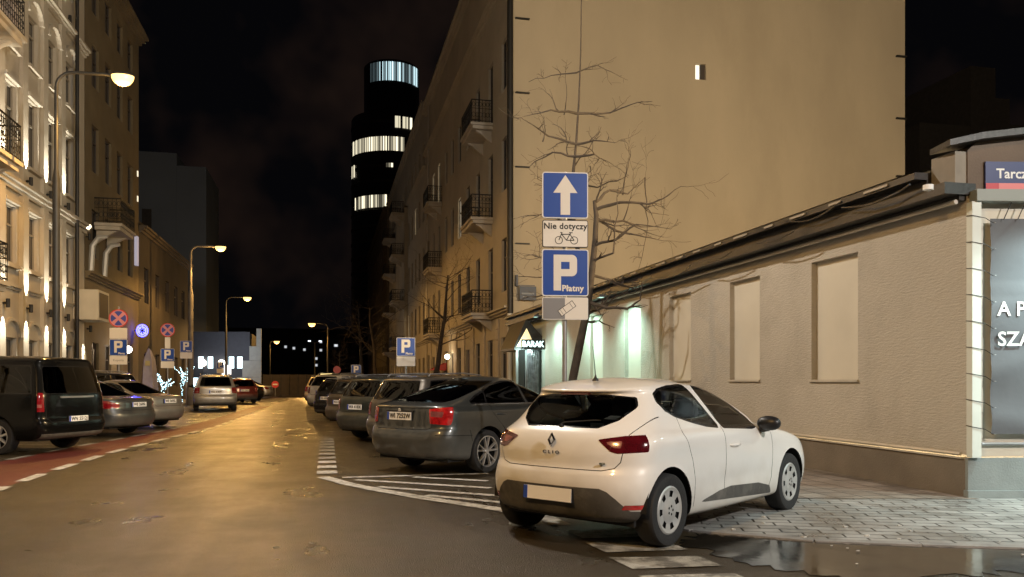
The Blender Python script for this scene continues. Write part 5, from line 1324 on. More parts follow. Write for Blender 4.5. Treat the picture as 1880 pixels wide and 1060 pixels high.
def build_car(spec, root, paint=None, color=(.8, .8, .8)):
    """spec holds the rings and the outlines of everything set into the shell"""
    g = spec.get; WB, rad = spec['wb'], spec['r']; tw = spec['track'] / 2
    F = body_faces(spec['rings'], spec['res'], *spec['n'], bumps=g('bumps', ()), e=g('e', 2.7))
    parts = {}
    def take(name, poly, proj, filt):
        nonlocal F
        i, F = cut(F, poly, proj, filt); parts.setdefault(name, []).append(i); return i
    for s in (1, -1):
        for yy in (0, WB): 
            _, F = cut(F, circle2(yy, rad + .01, g('arch', rad + .055)), SIDE, f_side(s))
            _, F = cut(F, [(yy - rad - .05, -.2), (yy + rad + .05, -.2), (yy + rad + .05, rad + .012), (yy - rad - .05, rad + .012)], SIDE, f_side(s))
    for (poly, proj) in g('insert', ()):   # dark plastic
        for s in (1, -1):
            if proj == 'side': take('bumper_insert' if False else 'side_moulding', poly, SIDE, f_side(s))
        if proj == 'rear': take('bumper_insert', poly, REAR, f_rear)
    glassparts = []
    def window(name, big, small, proj, filt):
        nonlocal F
        tr, F = cut(F, big, proj, filt)
        gl, rim = cut(tr, small, proj, filt)
        if gl: glassparts.append((name, gl, rim))
    for s in (1, -1):
        for poly in spec['side_windows']:
            window("side_window", grow(poly, .022), poly, SIDE, f_side(s))
    window("rear_window", grow(spec['rear_window'], .012), spec['rear_window'], REAR, lambda c, n: f_rear(c, n) and c.z > g('rw_min', .8))
    if g('windscreen'): window("windscreen", grow(spec['windscreen'], .015), spec['windscreen'], REAR, lambda c, n: n.y > .38 and c.y > .4 and c.z > .9)
    lamps = []
    for s in (1, -1):
        for (rpoly, sidebox, m, clear) in spec['tail']:
            pr = rpoly if s > 0 else mir(rpoly)
            i, F = cut(F, pr, REAR, lambda c, n, s=s: n.y < .55 and c.y < .5 and c.x * s > 0)
            if sidebox:
                i, back = cut(i, sidebox, SIDE, lambda c, n: True); F += back
            cl = []
            for cp in clear:
                j, i = cut(i, cp if s > 0 else mir(cp), REAR, lambda c, n: True); cl += j
            lamps.append((i, cl, m))
    for s in (1, -1):
        if g('headlight'):
            i, F = cut(F, spec['headlight'] if s > 0 else mir(spec['headlight']), REAR, lambda c, n, s=s: n.y > .2 and c.y > spec['wb'] + .4 and c.x * s > 0)
            parts.setdefault('headlight', []).append(i)
    for s in (1, -1):
        if g('reflector'):
            i, F = cut(F, spec['reflector'] if s > 0 else mir(spec['reflector']), REAR, lambda c, n, s=s: n.y < -.12 and c.y < 0)
            j = []
            for k in parts.get('bumper_insert', []):
                a_, b_ = cut(k, spec['reflector'] if s > 0 else mir(spec['reflector']), REAR, lambda c, n: True); j += a_; k[:] = b_
            faces_obj('rear_reflector', [(i + j, 0, .004)], [M_redbright], root)
    gaps = []
    for (pts, proj) in g('seams', ()):
        for q in strip(pts, g('seamw', .009)):
            if proj == 'side':
                for s in (1, -1):
                    i, F = cut(F, q, SIDE, f_side(s)); gaps += i
            else:
                i, F = cut(F, q, REAR, f_rear); gaps += i
                if proj == 'rear2':
                    i, F = cut(F, mir(q), REAR, f_rear); gaps += i
    body = faces_obj("body", [(F, 0, 0.0), (gaps, 1, -.004)], [paint or M_paint, M_gap], root); body.color = (*color, 1)
    for nm, gl, rim in glassparts:
        gm = spec.get('glass', G_dark)
        o = faces_obj(nm, [(gl, 0, -.004), (rim, 1, -.001)], [gm, M_trimblack], root)
    for (i, cl, m) in lamps:
        faces_obj("tail_light", [(i, 0, .003), (cl, 1, .003)], [m, M_lampclear], root)
    for i in parts.get('headlight', ()): faces_obj("headlight", [(i, 0, .003)], [M_lampclear], root)
    for nm in ('bumper_insert', 'side_moulding'):
        for i in parts.get(nm, ()):
            if i: faces_obj(nm, [(i, 0, .002)], [M_plastic], root)
    # underbody with wheel housings
    ub = MB(); rg = spec['rings']; y0, y1 = rg[0][0] + .04, rg[0][2] - .04; w0 = rg[0][4] - .06; zb = rg[0][5]
    ub.box((-w0, y0 + .1, zb), (w0, -rad - .05, zb + .22)); ub.box((-w0, rad + .05, zb), (w0, WB - rad - .05, zb + .12)); ub.box((-w0, WB + rad + .05, zb), (w0, y1 - .1, zb + .25))
    ub.box((-tw + .12, y0 + .1, zb + .05), (tw - .12, y1 - .1, zb + .20))
    ra = g('arch', rad + .055) + .012
    for s in (1, -1):
        for yy in (0, WB):
            n = 20; xo = s * (rg[2][4] - .025); xi = s * (tw - .14); vs = []; fs = []
            for k in range(n + 1):
                a = math.pi * k / n; 
                for x in (xo, xi): vs.append((x, yy + ra * math.cos(a), rad + .01 + ra * math.sin(a)))
            for k in range(n): fs.append((2 * k, 2 * k + 1, 2 * k + 3, 2 * k + 2))
            fs.append([2 * k + 1 for k in range(n + 1)])
            ub.add(vs, fs)
    ub.build("underbody", M_under, root)
    for s in (1, -1):
        for yy in (0, WB): wheel(root, s * tw, yy, rad, spec['tw'], spec['wheel'], s, spec.get('wseg', 40))
    # mirrors
    if g('mirror'):
        my, mz, mx = spec['mirror']
        for s in (1, -1):
            mb = MB(T(s * mx, my, mz) @ Matrix.Diagonal((.12, .07, .075, 1)))
            n = 10; prof = [(math.sin(math.pi * i / n) ** .7 + .001, -math.cos(math.pi * i / n)) for i in range(n + 1)]
            mb.lathe(prof, 16, 0, axis='x'); mb.M = None
            mb.tube([(s * (mx - .16), my + .03, mz - .10), (s * (mx - .09), my + .02, mz - .07), (s * mx, my, mz - .05)], [.035, .03, .03], 8)
            mb.build("wing_mirror", M_black, root, smooth=True)
    for (hy, hz, hx) in g('handles', ()):
        for s in (1, -1):
            mb = MB(); mb.tube([(s * hx, hy, hz + .003), (s * (hx + .032), hy + .04, hz + .003), (s * (hx + .036), hy + .13, hz), (s * (hx + .03), hy + .20, hz), (s * hx, hy + .24, hz)], [.010, .014, .016, .014, .010], 8)
            hb = mb.build("door_handle", spec.get('handle_mat', paint or M_paint), root, smooth=True); hb.color = (*color, 1)
    if g('plate'): plate_obj(root, *spec['plate'])
    return body

def grow(poly, d):
    poly = ccw(poly); n = len(poly); out = []
    for i in range(n):
        a, p, b = Vector(poly[i - 1]), Vector(poly[i]), Vector(poly[(i + 1) % n])
        e1 = (p - a); e2 = (b - p)
        if e1.length < 1e-6 or e2.length < 1e-6: out.append(tuple(p)); continue
        e1.normalize(); e2.normalize(); n1 = Vector((e1.y, -e1.x)); n2 = Vector((e2.y, -e2.x)); m = (n1 + n2)
        m = m / max(m.length_squared / 2, .3)
        out.append(tuple(p + m * d))
    return out
# ------------------------------------------------------------------ white hatchback (the main subject)
# ring: yr, zr, yf, zf, half width, side z, rear cap, front cap, rear z power, front z power
HATCH = dict(
    wb=2.589, r=.312, track=1.506, tw=.19, wheel='cap', res=7, n=(22, 64, 16), e=2.6, arch=.362, wseg=56,
    rings=[
        (-.47, .235, 3.27, .20, .770, .20, .42, .6, 4, 4),
        (-.55, .275, 3.38, .27, .835, .245, .42, .6, 4, 4),
        (-.595, .40, 3.43, .40, .860, .38, .40, .62, 4, 4),
        (-.612, .52, 3.44, .52, .864, .52, .40, .62, 4, 4),
        (-.600, .62, 3.42, .62, .860, .64, .42, .64, 4, 3),
        (-.570, .69, 3.38, .69, .856, .74, .42, .66, 4, 2.5),
        (-.560, .80, 3.28, .76, .852, .83, .40, .70, 3, 2.2),
        (-.530, .90, 3.02, .83, .840, .90, .40, .75, 3, 2.2),
        (-.490, .97, 2.62, .90, .818, .95, .40, .75, 3, 2.4),
        (-.430, 1.02, 2.28, .965, .785, .995, .40, .70, 3, 3),
        (-.365, 1.08, 2.10, 1.03, .752, 1.055, .40, .50, 3, 4),
        (-.255, 1.20, 1.74, 1.19, .700, 1.175, .38, .38, 3, 4),
        (-.175, 1.285, 1.34, 1.335, .642, 1.30, .38, .32, 3, 4),
        (-.205, 1.322, 1.12, 1.388, .605, 1.355, .40, .30, 3, 4),
        (-.165, 1.346, .92, 1.412, .555, 1.388, .40, .40, 2, 3),
        (.02, 1.388, .82, 1.434, .43, 1.420, .35, .3, 2, 2),
        (.26, 1.425, .68, 1.446, .21, 1.441, .15, .15, 2, 2),
        (.42, 1.445, .56, 1.449, .03, 1.448, .05, .05, 2, 2)],
    bumps=[(0, .50, .42, .30, .014), (2.589, .50, .42, .30, .014), (-.05, .90, .55, .10, .022), (1.3, .47, .8, .10, -.016), (.35, 1.03, .5, .05, .008)],
    side_windows=[
        round_poly([(1.075, .985), (1.66, .952), (1.80, .962), (1.64, 1.06), (1.45, 1.17), (1.22, 1.275), (1.04, 1.328), (.815, 1.358)], .02, 3),
        round_poly([(.975, .990), (.655, 1.366), (.36, 1.352), (.17, 1.325), (.105, 1.29), (.095, 1.235), (.16, 1.168), (.28, 1.115), (.52, 1.055), (.75, 1.012)], .012, 3)],
    rear_window=round_poly([(-.38, 1.022), (.38, 1.022), (.51, 1.085), (.585, 1.19), (.54, 1.262), (.30, 1.285), (-.30, 1.285), (-.54, 1.262), (-.585, 1.19), (-.51, 1.085)], .03, 4),
    windscreen=[(-.66, 1.07), (.66, 1.07), (.52, 1.345), (-.52, 1.345)],
    tail=[(round_poly([(.435, .922), (.56, .828), (.62, .812), (.92, .835), (1.0, .95), (1.0, .98), (.64, .955)], .008, 2),
           [(-1.0, .7), (-.33, .7), (-.30, .84), (-.20, .985), (-1, 1.1)], M_reddark, [round_poly([(.50, .905), (.585, .858), (.64, .856), (.64, .915)], .01, 2)])],
    headlight=[(.45, .68), (.86, .66), (.86, .84), (.62, .80)],
    insert=[(round_poly([(.50, .322), (2.085, .247), (2.02, .332), (1.75, .385), (1.14, .412), (.90, .392)], .012, 2), 'side'),
            (round_poly([(-.74, .345), (-.72, .23), (.72, .23), (.74, .345), (.63, .44), (.585, .49), (.50, .522), (-.50, .522), (-.585, .49), (-.63, .44)], .01, 2), 'rear'),
            ([(.70, .10), (.95, .10), (.95, .340), (.70, .340)], 'rear'), ([(-.95, .10), (-.70, .10), (-.70, .340), (-.95, .340)], 'rear')],
    seams=[([(0, .668), (.50, .668), (.60, .690), (.645, .74), (.66, .815)], 'rear2'), ([(.665, .952), (.70, 1.04), (.735, 1.14), (.70, 1.29)], 'rear2'),
           ([(1.03, .985), (1.03, .70), (1.00, .42), (.98, .30)], 'side'), ([(2.08, .93), (2.10, .70), (2.06, .42), (1.98, .28)], 'side'),
           ([(.30, 1.10), (.26, .95), (.38, .72), (.42, .52), (.40, .30)], 'side'), ([(2.30, .955), (2.7, .885)], 'side'),
           ],
    reflector=round_poly([(.66, .352), (.92, .36), (.92, .395), (.69, .392)], .006, 2), seamw=.007, mirror=(1.83, .985, .93), handles=[(1.10, .800, .835)], plate=(.447, -.622, None, -.06), glass=G_clear, rw_min=.95)

WHITE_BODY = (.80, .79, .77)
clio = thing("parked_hatchback", "clean white small hatchback with a blank number plate, nearest the camera", "car", (2.354, 7.174, .004), R(-53.5))
build_car(HATCH, clio, M_paint, WHITE_BODY)
# badge, model name, wiper, third brake light, aerial, reflectors, interior
mb = MB(T(0, -.562, .905) @ Matrix.Rotation(R(-8), 4, 'X'))
o_ = [(0, .066), (.044, 0), (0, -.066), (-.044, 0)]; i_ = [(0, .034), (.016, 0), (0, -.034), (-.016, 0)]; m_ = [(0, .052), (.031, 0), (0, -.052), (-.031, 0)]
for k in range(4):
    a, b = k, (k + 1) % 4
    for (A, ya, B_, yb) in ((o_, 0, m_, -.018), (m_, -.018, i_, -.002)):
        mb.quad((A[a][0], ya, A[a][1]), (A[b][0], ya, A[b][1]), (B_[b][0], yb, B_[b][1]), (B_[a][0], yb, B_[a][1]))
mb.build("diamond_badge", M_chrome, clio)
mb = MB(T(0, -.572, .800) @ Matrix.Rotation(R(-3), 4, 'X')); put(mb, text_polys("CLIO", .046, .0012, extrude=.004, spacing=1.75), Matrix.Diagonal((1.15, 1, .82, 1)))
mb.build("model_lettering", mat("badge_grey", (.16, .16, .16), .3, .6), clio)
mb = MB(T(.51, -.535, .73) @ RZ(R(22))); put(mb, text_polys("eco", .034, .0012, extrude=.004), Matrix.Identity(4)); mb.build("small_badge", mat("badge_green", (.10, .13, .10), .35, .5), clio)
mb = MB(); mb.tube([(0, -.41, 1.035), (.02, -.405, 1.05), (.30, -.35, 1.075), (.36, -.335, 1.075)], [.014, .010, .007, .004], 6); mb.lathe([(.022, 0), (.02, .02), (.001, .025)], 10, 0, (0, -.425, 1.015))
mb.build("rear_wiper", M_black, clio, smooth=True)
mb = MB(); mb.box((-.15, -.232, 1.292), (.15, -.19, 1.306)); mb.build("brake_light", M_reddark, clio)
mb = MB(); mb.lathe([(.032, -.012), (.028, .006), (.012, .022), (.008, .045)], 12, 0, (0, .10, 1.425)); mb.tube([(0, .10, 1.45), (0, .085, 1.58), (0, .06, 1.735)], [.006, .0035, .0025], 6)
mb.build("aerial", M_black, clio, smooth=True)
def seat(root, x, y, z, w, back=.62, tilt=14):
    sb = MB(T(x, y, z)); 
    sb.obox((0, .25, .09), (w / 2, 0, 0), (0, .26, 0), (0, .02, .09)); bt = R(tilt)
    up = Vector((0, -math.sin(bt), math.cos(bt))); th = Vector((0, math.cos(bt), math.sin(bt)))
    sb.obox(Vector((0, .02, .12)) + up * back / 2, (w / 2, 0, 0), up * back / 2, th * .07)
    for hx in ((0,) if w < .8 else (-w * .3, w * .3)):
        sb.obox(Vector((hx, .02, .12)) + up * (back + .13), (.12, 0, 0), up * .09, th * .045)
        for q in (-.05, .05): sb.tube([Vector((hx + q, .02, .12)) + up * back * .95, Vector((hx + q, .02, .12)) + up * (back + .1)], .007, 6)
    o = sb.build("seat", M_seat, root)
    bv = o.modifiers.new("soft", 'BEVEL'); bv.width = .035; bv.segments = 3
    return o
seat(clio, .36, 1.30, .30, .48); seat(clio, -.36, 1.30, .30, .48); seat(clio, 0, .45, .33, 1.16, .48, 18)
mb = MB(); mb.box((-.70, 1.86, .55), (.70, 2.25, .90)); mb.box((-.70, 2.20, .80), (.70, 2.35, .935)); mb.build("dashboard", M_seat, clio)
mb = MB(Matrix.Translation((-.36, 1.75, .86)) @ Matrix.Rotation(R(65), 4, 'X')); mb.lathe([(.185 + .016 * math.cos(a), .016 * math.sin(a)) for a in [i * math.pi / 4 for i in range(8)]], 28, close=True); mb.box((-.18, -.02, -.012), (.18, .02, .012)); mb.build("steering_wheel", M_black, clio, smooth=True)
mb = MB(); mb.box((-.66, -.36, .55), (.66, .30, .60)); mb.box((-.6, -.32, .93), (.6, .20, .945)); mb.build("parcel_shelf", M_seat, clio)

# ------------------------------------------------------------------ dark liftback beside it
LIFT = dict(
    wb=2.686, r=.325, track=1.54, tw=.215, wheel='alloy', res=5, n=(16, 44, 10), e=2.6, arch=.372, wseg=48,
    rings=[
        (-.86, .245, 3.45, .20, .80, .20, .5, .6, 4, 4), (-.97, .29, 3.56, .28, .87, .25, .5, .6, 4, 4), (-1.03, .42, 3.60, .42, .895, .40, .48, .6, 4, 4),
        (-1.045, .55, 3.61, .54, .902, .54, .46, .6, 4, 4), (-1.02, .645, 3.58, .63, .90, .66, .46, .62, 4, 3), (-.985, .70, 3.52, .70, .898, .76, .46, .65, 4, 2.5),
        (-.975, .84, 3.35, .78, .892, .87, .44, .7, 3, 2.2), (-.965, .96, 3.05, .86, .870, .94, .42, .75, 3, 2.2), (-.945, 1.015, 2.70, .92, .842, .99, .40, .75, 3, 2.4),
        (-.82, 1.055, 2.35, .98, .80, 1.03, .36, .7, 3, 3), (-.55, 1.12, 2.02, 1.06, .755, 1.09, .36, .6, 3, 4), (-.05, 1.265, 1.58, 1.24, .690, 1.23, .34, .5, 3, 4),
        (.30, 1.355, 1.22, 1.36, .635, 1.335, .3, .42, 3, 4), (.48, 1.395, 1.05, 1.41, .58, 1.395, .25, .35, 2, 3), (.60, 1.43, .95, 1.44, .46, 1.43, .2, .25, 2, 2),
        (.68, 1.452, .88, 1.455, .22, 1.452, .1, .1, 2, 2), (.74, 1.458, .82, 1.46, .03, 1.46, .03, .03, 2, 2)],
    bumps=[(0, .5, .42, .28, .014), (2.686, .5, .42, .28, .014), (.9, .93, 1.7, .03, .010), (1.3, .45, .9, .1, -.014)],
    side_windows=[round_poly([(1.08, 1.045), (1.75, 1.035), (1.98, 1.04), (1.70, 1.19), (1.40, 1.315), (1.10, 1.365), (.98, 1.368)], .02, 2),
                  round_poly([(.98, 1.045), (.90, 1.368), (.62, 1.362), (.34, 1.31), (.12, 1.225), (.10, 1.05)], .02, 2),
                  round_poly([(.06, 1.055), (.09, 1.21), (-.10, 1.145), (-.26, 1.075), (-.26, 1.06)], .01, 2)],
    rear_window=round_poly([(-.63, 1.075), (.63, 1.075), (.58, 1.24), (.50, 1.375), (-.50, 1.375), (-.58, 1.24)], .04, 3), rw_min=1.04,
    windscreen=[(-.70, 1.09), (.70, 1.09), (.55, 1.39), (-.55, 1.39)],
    tail=[(round_poly([(.55, .975), (.57, .765), (.80, .745), (1.0, .80), (1.0, 1.0), (.85, 1.008)], .01, 2), [(-1.4, .6), (-.80, .6), (-.72, .80), (-.68, 1.0), (-1.4, 1.1)], M_redbright,
           [round_poly([(.57, .945), (.575, .865), (.735, .855), (.75, .935)], .01, 2)])],
    headlight=[(.45, .68), (.88, .66), (.88, .84), (.6, .82)],
    insert=[(round_poly([(-.72, .30), (-.70, .22), (.70, .22), (.72, .30), (.62, .335), (-.62, .335)], .01, 2), 'rear')],
    seams=[([(0, .675), (.52, .675), (.585, .70), (.60, .72)], 'rear2'), ([(0, .985), (.54, .985), (.80, 1.00)], 'rear2'), ([(-.92, .60), (-.36, .585)], 'side'),
           ([(1.02, 1.04), (1.02, .62), (.98, .32)], 'side'), ([(.10, 1.05), (.10, .92), (.36, .66), (.40, .40)], 'side'), ([(2.05, 1.0), (2.08, .6), (2.02, .3)], 'side'), ([(-.40, .66), (-.36, .50)], 'side')],
    seamw=.010, mirror=(1.95, 1.04, .98), handles=[(1.10, .87, .865), (.18, .88, .868)], plate=(.865, -.985, "WI 7252W", -.02), glass=G_dark)
skoda = thing("parked_liftback", "dirty dark grey liftback with black alloy wheels, parked right behind the white hatchback", "car", (1.87, 13.0, .004), R(-53))
skoda.scale = (1.02,) * 3
build_car(LIFT, skoda, M_metallic, (.055, .060, .060))
mb = MB()
for s in (1, -1): mb.tube([(s * .800, -.22, 1.040), (s * .822, .4, 1.034), (s * .828, 1.2, 1.030), (s * .80, 1.95, 1.025)], .011, 6)
mb.build("window_trim", M_chrome, skoda, smooth=True)
mb = MB(T(0, -.98, .945)); mb.lathe([(.038, .006), (.036, -.012), (.001, -.016)], 20, 0, (0, 0, 0), 'z'); mb.v = [(x, z, y) for x, y, z in mb.v]
mb = MB(); 
for k in range(20): pass
vs, fs = [], []
for k in range(20):
    a = 2 * math.pi * k / 20; vs.append((.036 * math.cos(a), -.985, .945 + .036 * math.sin(a)))
vs.append((0, -.995, .945)); fs = [(k, (k + 1) % 20, 20) for k in range(20)]
mb.add(vs, fs); mb.build("round_badge", M_chrome, skoda, smooth=True)
mb = MB(); mb.box((-.30, -.985, .925), (.30, -.962, .948)); mb.build("plate_strip", M_trimblack, skoda)
mb = MB(); mb.prism([(0, .25, 1.375), (0, .02 + .25, 1.43), (0, .14 + .25, 1.41), (0, .22 + .25, 1.395)], (.03, 0, 0)); mb.build("roof_aerial", M_black, skoda)
mb = MB()
for s in (1, -1):
    mb.lathe([(.024, 0), (.022, .012), (.001, .015)], 12, 0, (s * .5, 0, 0))
# ------------------------------------------------------------------ other shapes
def scale_rings(rg, sy=1, sz=1, sx=1, rear=0.0):
    return [(a * sy - rear, b * sz, c * sy, d * sz, w * sx, z * sz, p, q, r, t) for a, b, c, d, w, z, p, q, r, t in rg]

# boxy estate / people carrier: upright tail
ESTATE = dict(
    wb=2.62, r=.32, track=1.50, tw=.20, wheel='seven', res=3, n=(10, 26, 7), e=3.0, arch=.37, wseg=28,
    rings=[
        (-.78, .26, 3.35, .20, .78, .22, .40, .6, 4, 4), (-.86, .32, 3.44, .30, .85, .28, .38, .6, 4, 4), (-.90, .48, 3.47, .46, .872, .46, .34, .6, 4, 4), (-.89, .60, 3.46, .58, .875, .60, .32, .6, 4, 3),
        (-.84, .68, 3.42, .68, .872, .74, .32, .65, 4, 2.5), (-.83, .82, 3.25, .77, .866, .85, .32, .7, 3, 2.2), (-.82, .95, 2.85, .86, .850, .94, .32, .75, 3, 2.2), (-.80, 1.01, 2.45, .95, .822, 1.00, .32, .7, 3, 3),
        (-.76, 1.09, 2.08, 1.06, .785, 1.07, .32, .6, 3, 4), (-.67, 1.25, 1.65, 1.28, .728, 1.25, .30, .5, 3, 4), (-.59, 1.38, 1.30, 1.42, .675, 1.39, .26, .42, 3, 4), (-.56, 1.44, 1.08, 1.48, .62, 1.46, .22, .4, 3, 4),
        (-.45, 1.475, .95, 1.515, .52, 1.50, .2, .35, 2, 3), (-.1, 1.50, .75, 1.535, .28, 1.525, .15, .2, 2, 2), (.15, 1.515, .5, 1.535, .04, 1.53, .05, .05, 2, 2)],
    bumps=[(0, .5, .42, .28, .014), (2.62, .5, .42, .28, .014)],
    side_windows=[round_poly([(1.05, 1.03), (1.95, 1.02), (1.62, 1.24), (1.30, 1.395), (1.0, 1.43)], .02, 2), round_poly([(.95, 1.03), (.90, 1.43), (.20, 1.42), (.10, 1.04)], .02, 2),
                  round_poly([(0.0, 1.04), (.09, 1.415), (-.35, 1.39), (-.52, 1.08)], .02, 2)],
    rear_window=round_poly([(-.62, 1.05), (.62, 1.05), (.58, 1.22), (.52, 1.40), (-.52, 1.40), (-.58, 1.22)], .04, 3), rw_min=.98,
    windscreen=[(-.68, 1.10), (.68, 1.10), (.55, 1.45), (-.55, 1.45)],
    tail=[(round_poly([(.62, .98), (.64, .74), (1.0, .74), (1.0, 1.0)], .01, 2), [(-1.4, .6), (-.62, .6), (-.56, 1.02), (-1.4, 1.1)], M_red, [[(.66, .82), (.66, .78), (.8, .78), (.8, .82)]])],
    headlight=[(.45, .68), (.86, .66), (.86, .84), (.6, .82)],
    insert=[(round_poly([(-.80, .36), (-.78, .24), (.78, .24), (.80, .36)], .01, 2), 'rear')],
    seams=[([(0, .69), (.55, .69), (.62, .74)], 'rear2'), ([(1.0, 1.03), (1.0, .3)], 'side'), ([(.05, 1.04), (.30, .7), (.40, .35)], 'side'), ([(2.05, .98), (2.05, .3)], 'side')],
    seamw=.012, mirror=(1.92, 1.04, .95), handles=[(1.08, .88, .845)], plate=(.80, -.845, "WA 4183K", -.03), glass=G_dark)

# three-box saloon
SALOON = dict(LIFT); SALOON.update(
    wheel='seven', res=3, n=(10, 26, 7), wseg=28,
    rings=[
        (-.90, .245, 3.40, .20, .78, .20, .5, .6, 4, 4), (-1.03, .29, 3.52, .28, .85, .25, .5, .6, 4, 4), (-1.09, .42, 3.56, .42, .875, .40, .48, .6, 4, 4), (-1.10, .54, 3.57, .54, .88, .54, .46, .6, 4, 4),
        (-1.06, .64, 3.54, .63, .878, .66, .46, .62, 4, 3), (-1.03, .72, 3.48, .70, .875, .76, .46, .65, 4, 2.5), (-1.02, .84, 3.30, .78, .865, .86, .44, .7, 3, 2.2), (-.99, .925, 3.0, .86, .84, .93, .42, .75, 3, 2.2),
        (-.90, .965, 2.65, .92, .805, .97, .40, .75, 3, 2.4), (-.52, 1.00, 2.3, .98, .765, 1.01, .36, .7, 3, 3), (-.26, 1.08, 1.98, 1.06, .72, 1.08, .34, .6, 3, 4), (.10, 1.23, 1.55, 1.22, .655, 1.22, .32, .5, 3, 4),
        (.34, 1.33, 1.20, 1.34, .60, 1.325, .3, .42, 3, 4), (.48, 1.375, 1.03, 1.39, .54, 1.38, .25, .35, 2, 3), (.60, 1.405, .95, 1.415, .42, 1.41, .2, .25, 2, 2), (.70, 1.425, .85, 1.43, .15, 1.428, .1, .1, 2, 2), (.74, 1.43, .8, 1.432, .03, 1.43, .02, .02, 2, 2)],
    side_windows=[round_poly([(1.08, 1.00), (1.95, 1.0), (1.66, 1.17), (1.38, 1.28), (1.0, 1.335)], .02, 2), round_poly([(.98, 1.0), (.90, 1.335), (.58, 1.325), (.30, 1.24), (.02, 1.09), (.0, 1.02)], .02, 2)],
    rear_window=round_poly([(-.60, 1.03), (.60, 1.03), (.54, 1.20), (.46, 1.335), (-.46, 1.335), (-.54, 1.20)], .04, 3), rw_min=.99,
    windscreen=[(-.68, 1.07), (.68, 1.07), (.52, 1.36), (-.52, 1.36)],
    tail=[(round_poly([(.58, .80), (.60, .72), (1.0, .70), (1.0, .92), (.80, .90)], .01, 2), [(-1.4, .6), (-.72, .6), (-.64, .95), (-1.4, 1.0)], M_red, [])],
    seams=[([(0, .66), (.52, .66), (.56, .72)], 'rear2'), ([(1.03, 1.0), (1.03, .3)], 'side'), ([(.05, 1.02), (.34, .7), (.40, .35)], 'side')],
    plate=(.80, -1.035, "WE 260SL", -.02), bumps=[(0, .5, .42, .28, .014), (2.686, .5, .42, .28, .014)], insert=[])

# passenger van
VAN = dict(
    wb=3.2, r=.34, track=1.64, tw=.22, wheel='seven', res=4, n=(14, 34, 8), e=3.4, arch=.40, wseg=36,
    rings=[
        (-.92, .30, 3.85, .24, .86, .26, .35, .7, 4, 4), (-1.0, .36, 3.95, .32, .93, .32, .32, .7, 4, 4), (-1.03, .50, 3.98, .48, .955, .50, .28, .7, 4, 4), (-1.02, .62, 3.97, .62, .96, .64, .26, .7, 4, 3), (-.99, .70, 3.93, .74, .96, .78, .26, .7, 4, 2.5),
        (-.985, .90, 3.75, .90, .955, .95, .26, .75, 3, 2.2), (-.975, 1.10, 3.25, 1.05, .945, 1.08, .26, .8, 3, 2.5), (-.96, 1.20, 2.95, 1.16, .925, 1.18, .26, .7, 3, 3), (-.92, 1.38, 2.62, 1.38, .885, 1.38, .26, .6, 3, 4), (-.87, 1.60, 2.25, 1.62, .84, 1.60, .26, .5, 3, 4),
        (-.83, 1.73, 2.0, 1.75, .81, 1.74, .26, .45, 3, 4), (-.81, 1.80, 1.85, 1.82, .76, 1.82, .24, .4, 3, 3), (-.70, 1.855, 1.7, 1.865, .64, 1.87, .24, .35, 2, 3), (-.3, 1.89, 1.3, 1.89, .36, 1.90, .2, .3, 2, 2), (.2, 1.90, .8, 1.90, .04, 1.905, .05, .05, 2, 2)],
    bumps=[(0, .55, .45, .3, .012), (3.2, .55, .45, .3, .012)],
    side_windows=[round_poly([(1.55, 1.17), (2.75, 1.15), (2.30, 1.50), (2.05, 1.66), (1.55, 1.70)], .03, 2), round_poly([(.30, 1.17), (1.45, 1.17), (1.45, 1.70), (.30, 1.70)], .03, 2), round_poly([(-.72, 1.18), (.18, 1.17), (.18, 1.70), (-.62, 1.69)], .03, 2)],
    rear_window=round_poly([(-.78, 1.17), (.78, 1.17), (.70, 1.68), (-.70, 1.68)], .06, 3), rw_min=1.1,
    windscreen=[(-.8, 1.25), (.8, 1.25), (.68, 1.72), (-.68, 1.72)],
    tail=[(round_poly([(.80, .82), (1.1, .82), (1.1, 1.18), (.80, 1.18)], .01, 2), [(-1.4, .6), (-.86, .6), (-.84, 1.3), (-1.4, 1.3)], M_red, [[(.84, .96), (.84, .90), (1.0, .90), (1.0, .96)]])],
    headlight=[(.5, .75), (.95, .72), (.95, .95), (.6, .92)],
    insert=[(round_poly([(-.85, .40), (-.83, .28), (.83, .28), (.85, .40)], .01, 2), 'rear')],
    seams=[([(0, .62), (.68, .62), (.76, .70), (.78, 1.15)], 'rear2'), ([(1.5, 1.7), (1.5, .4)], 'side'), ([(.24, 1.7), (.24, .95), (.42, .6)], 'side'), ([(2.85, 1.1), (2.8, .4)], 'side')],
    seamw=.012, mirror=(2.75, 1.22, 1.06), handles=[(1.6, 1.0, .94)], plate=(.66, -1.01, "WN 5512J", 0), glass=G_dark)

def park(src, loc, heading, label, color, name=None, scale=1.0, group=None):
    """a copy of a car with all its parts, at a new place and in a new colour"""
    c = copy_tree(src); c.location = (*loc, .004); c.rotation_euler = (0, 0, R(-heading)); c["label"] = label
    if name: c.name = name
    c.scale = (scale,) * 3
    black = max(color) < .025
    for ch in c.children:
        if ch.type == 'MESH' and ch.data.materials and ch.data.materials[0] in (M_paint, M_metallic, M_blackpaint): ch.color = (*color, 1)
        if black and ch.name.startswith('body'): ch.material_slots[0].link = 'OBJECT'; ch.material_slots[0].material = M_blackpaint
    if group: c["group"] = group
    return c

G_RIGHT = "cars parked at an angle in the right-hand bays"
G_LEFT = "cars parked at an angle along the left kerb"
skoda["group"] = G_RIGHT; clio["group"] = G_RIGHT

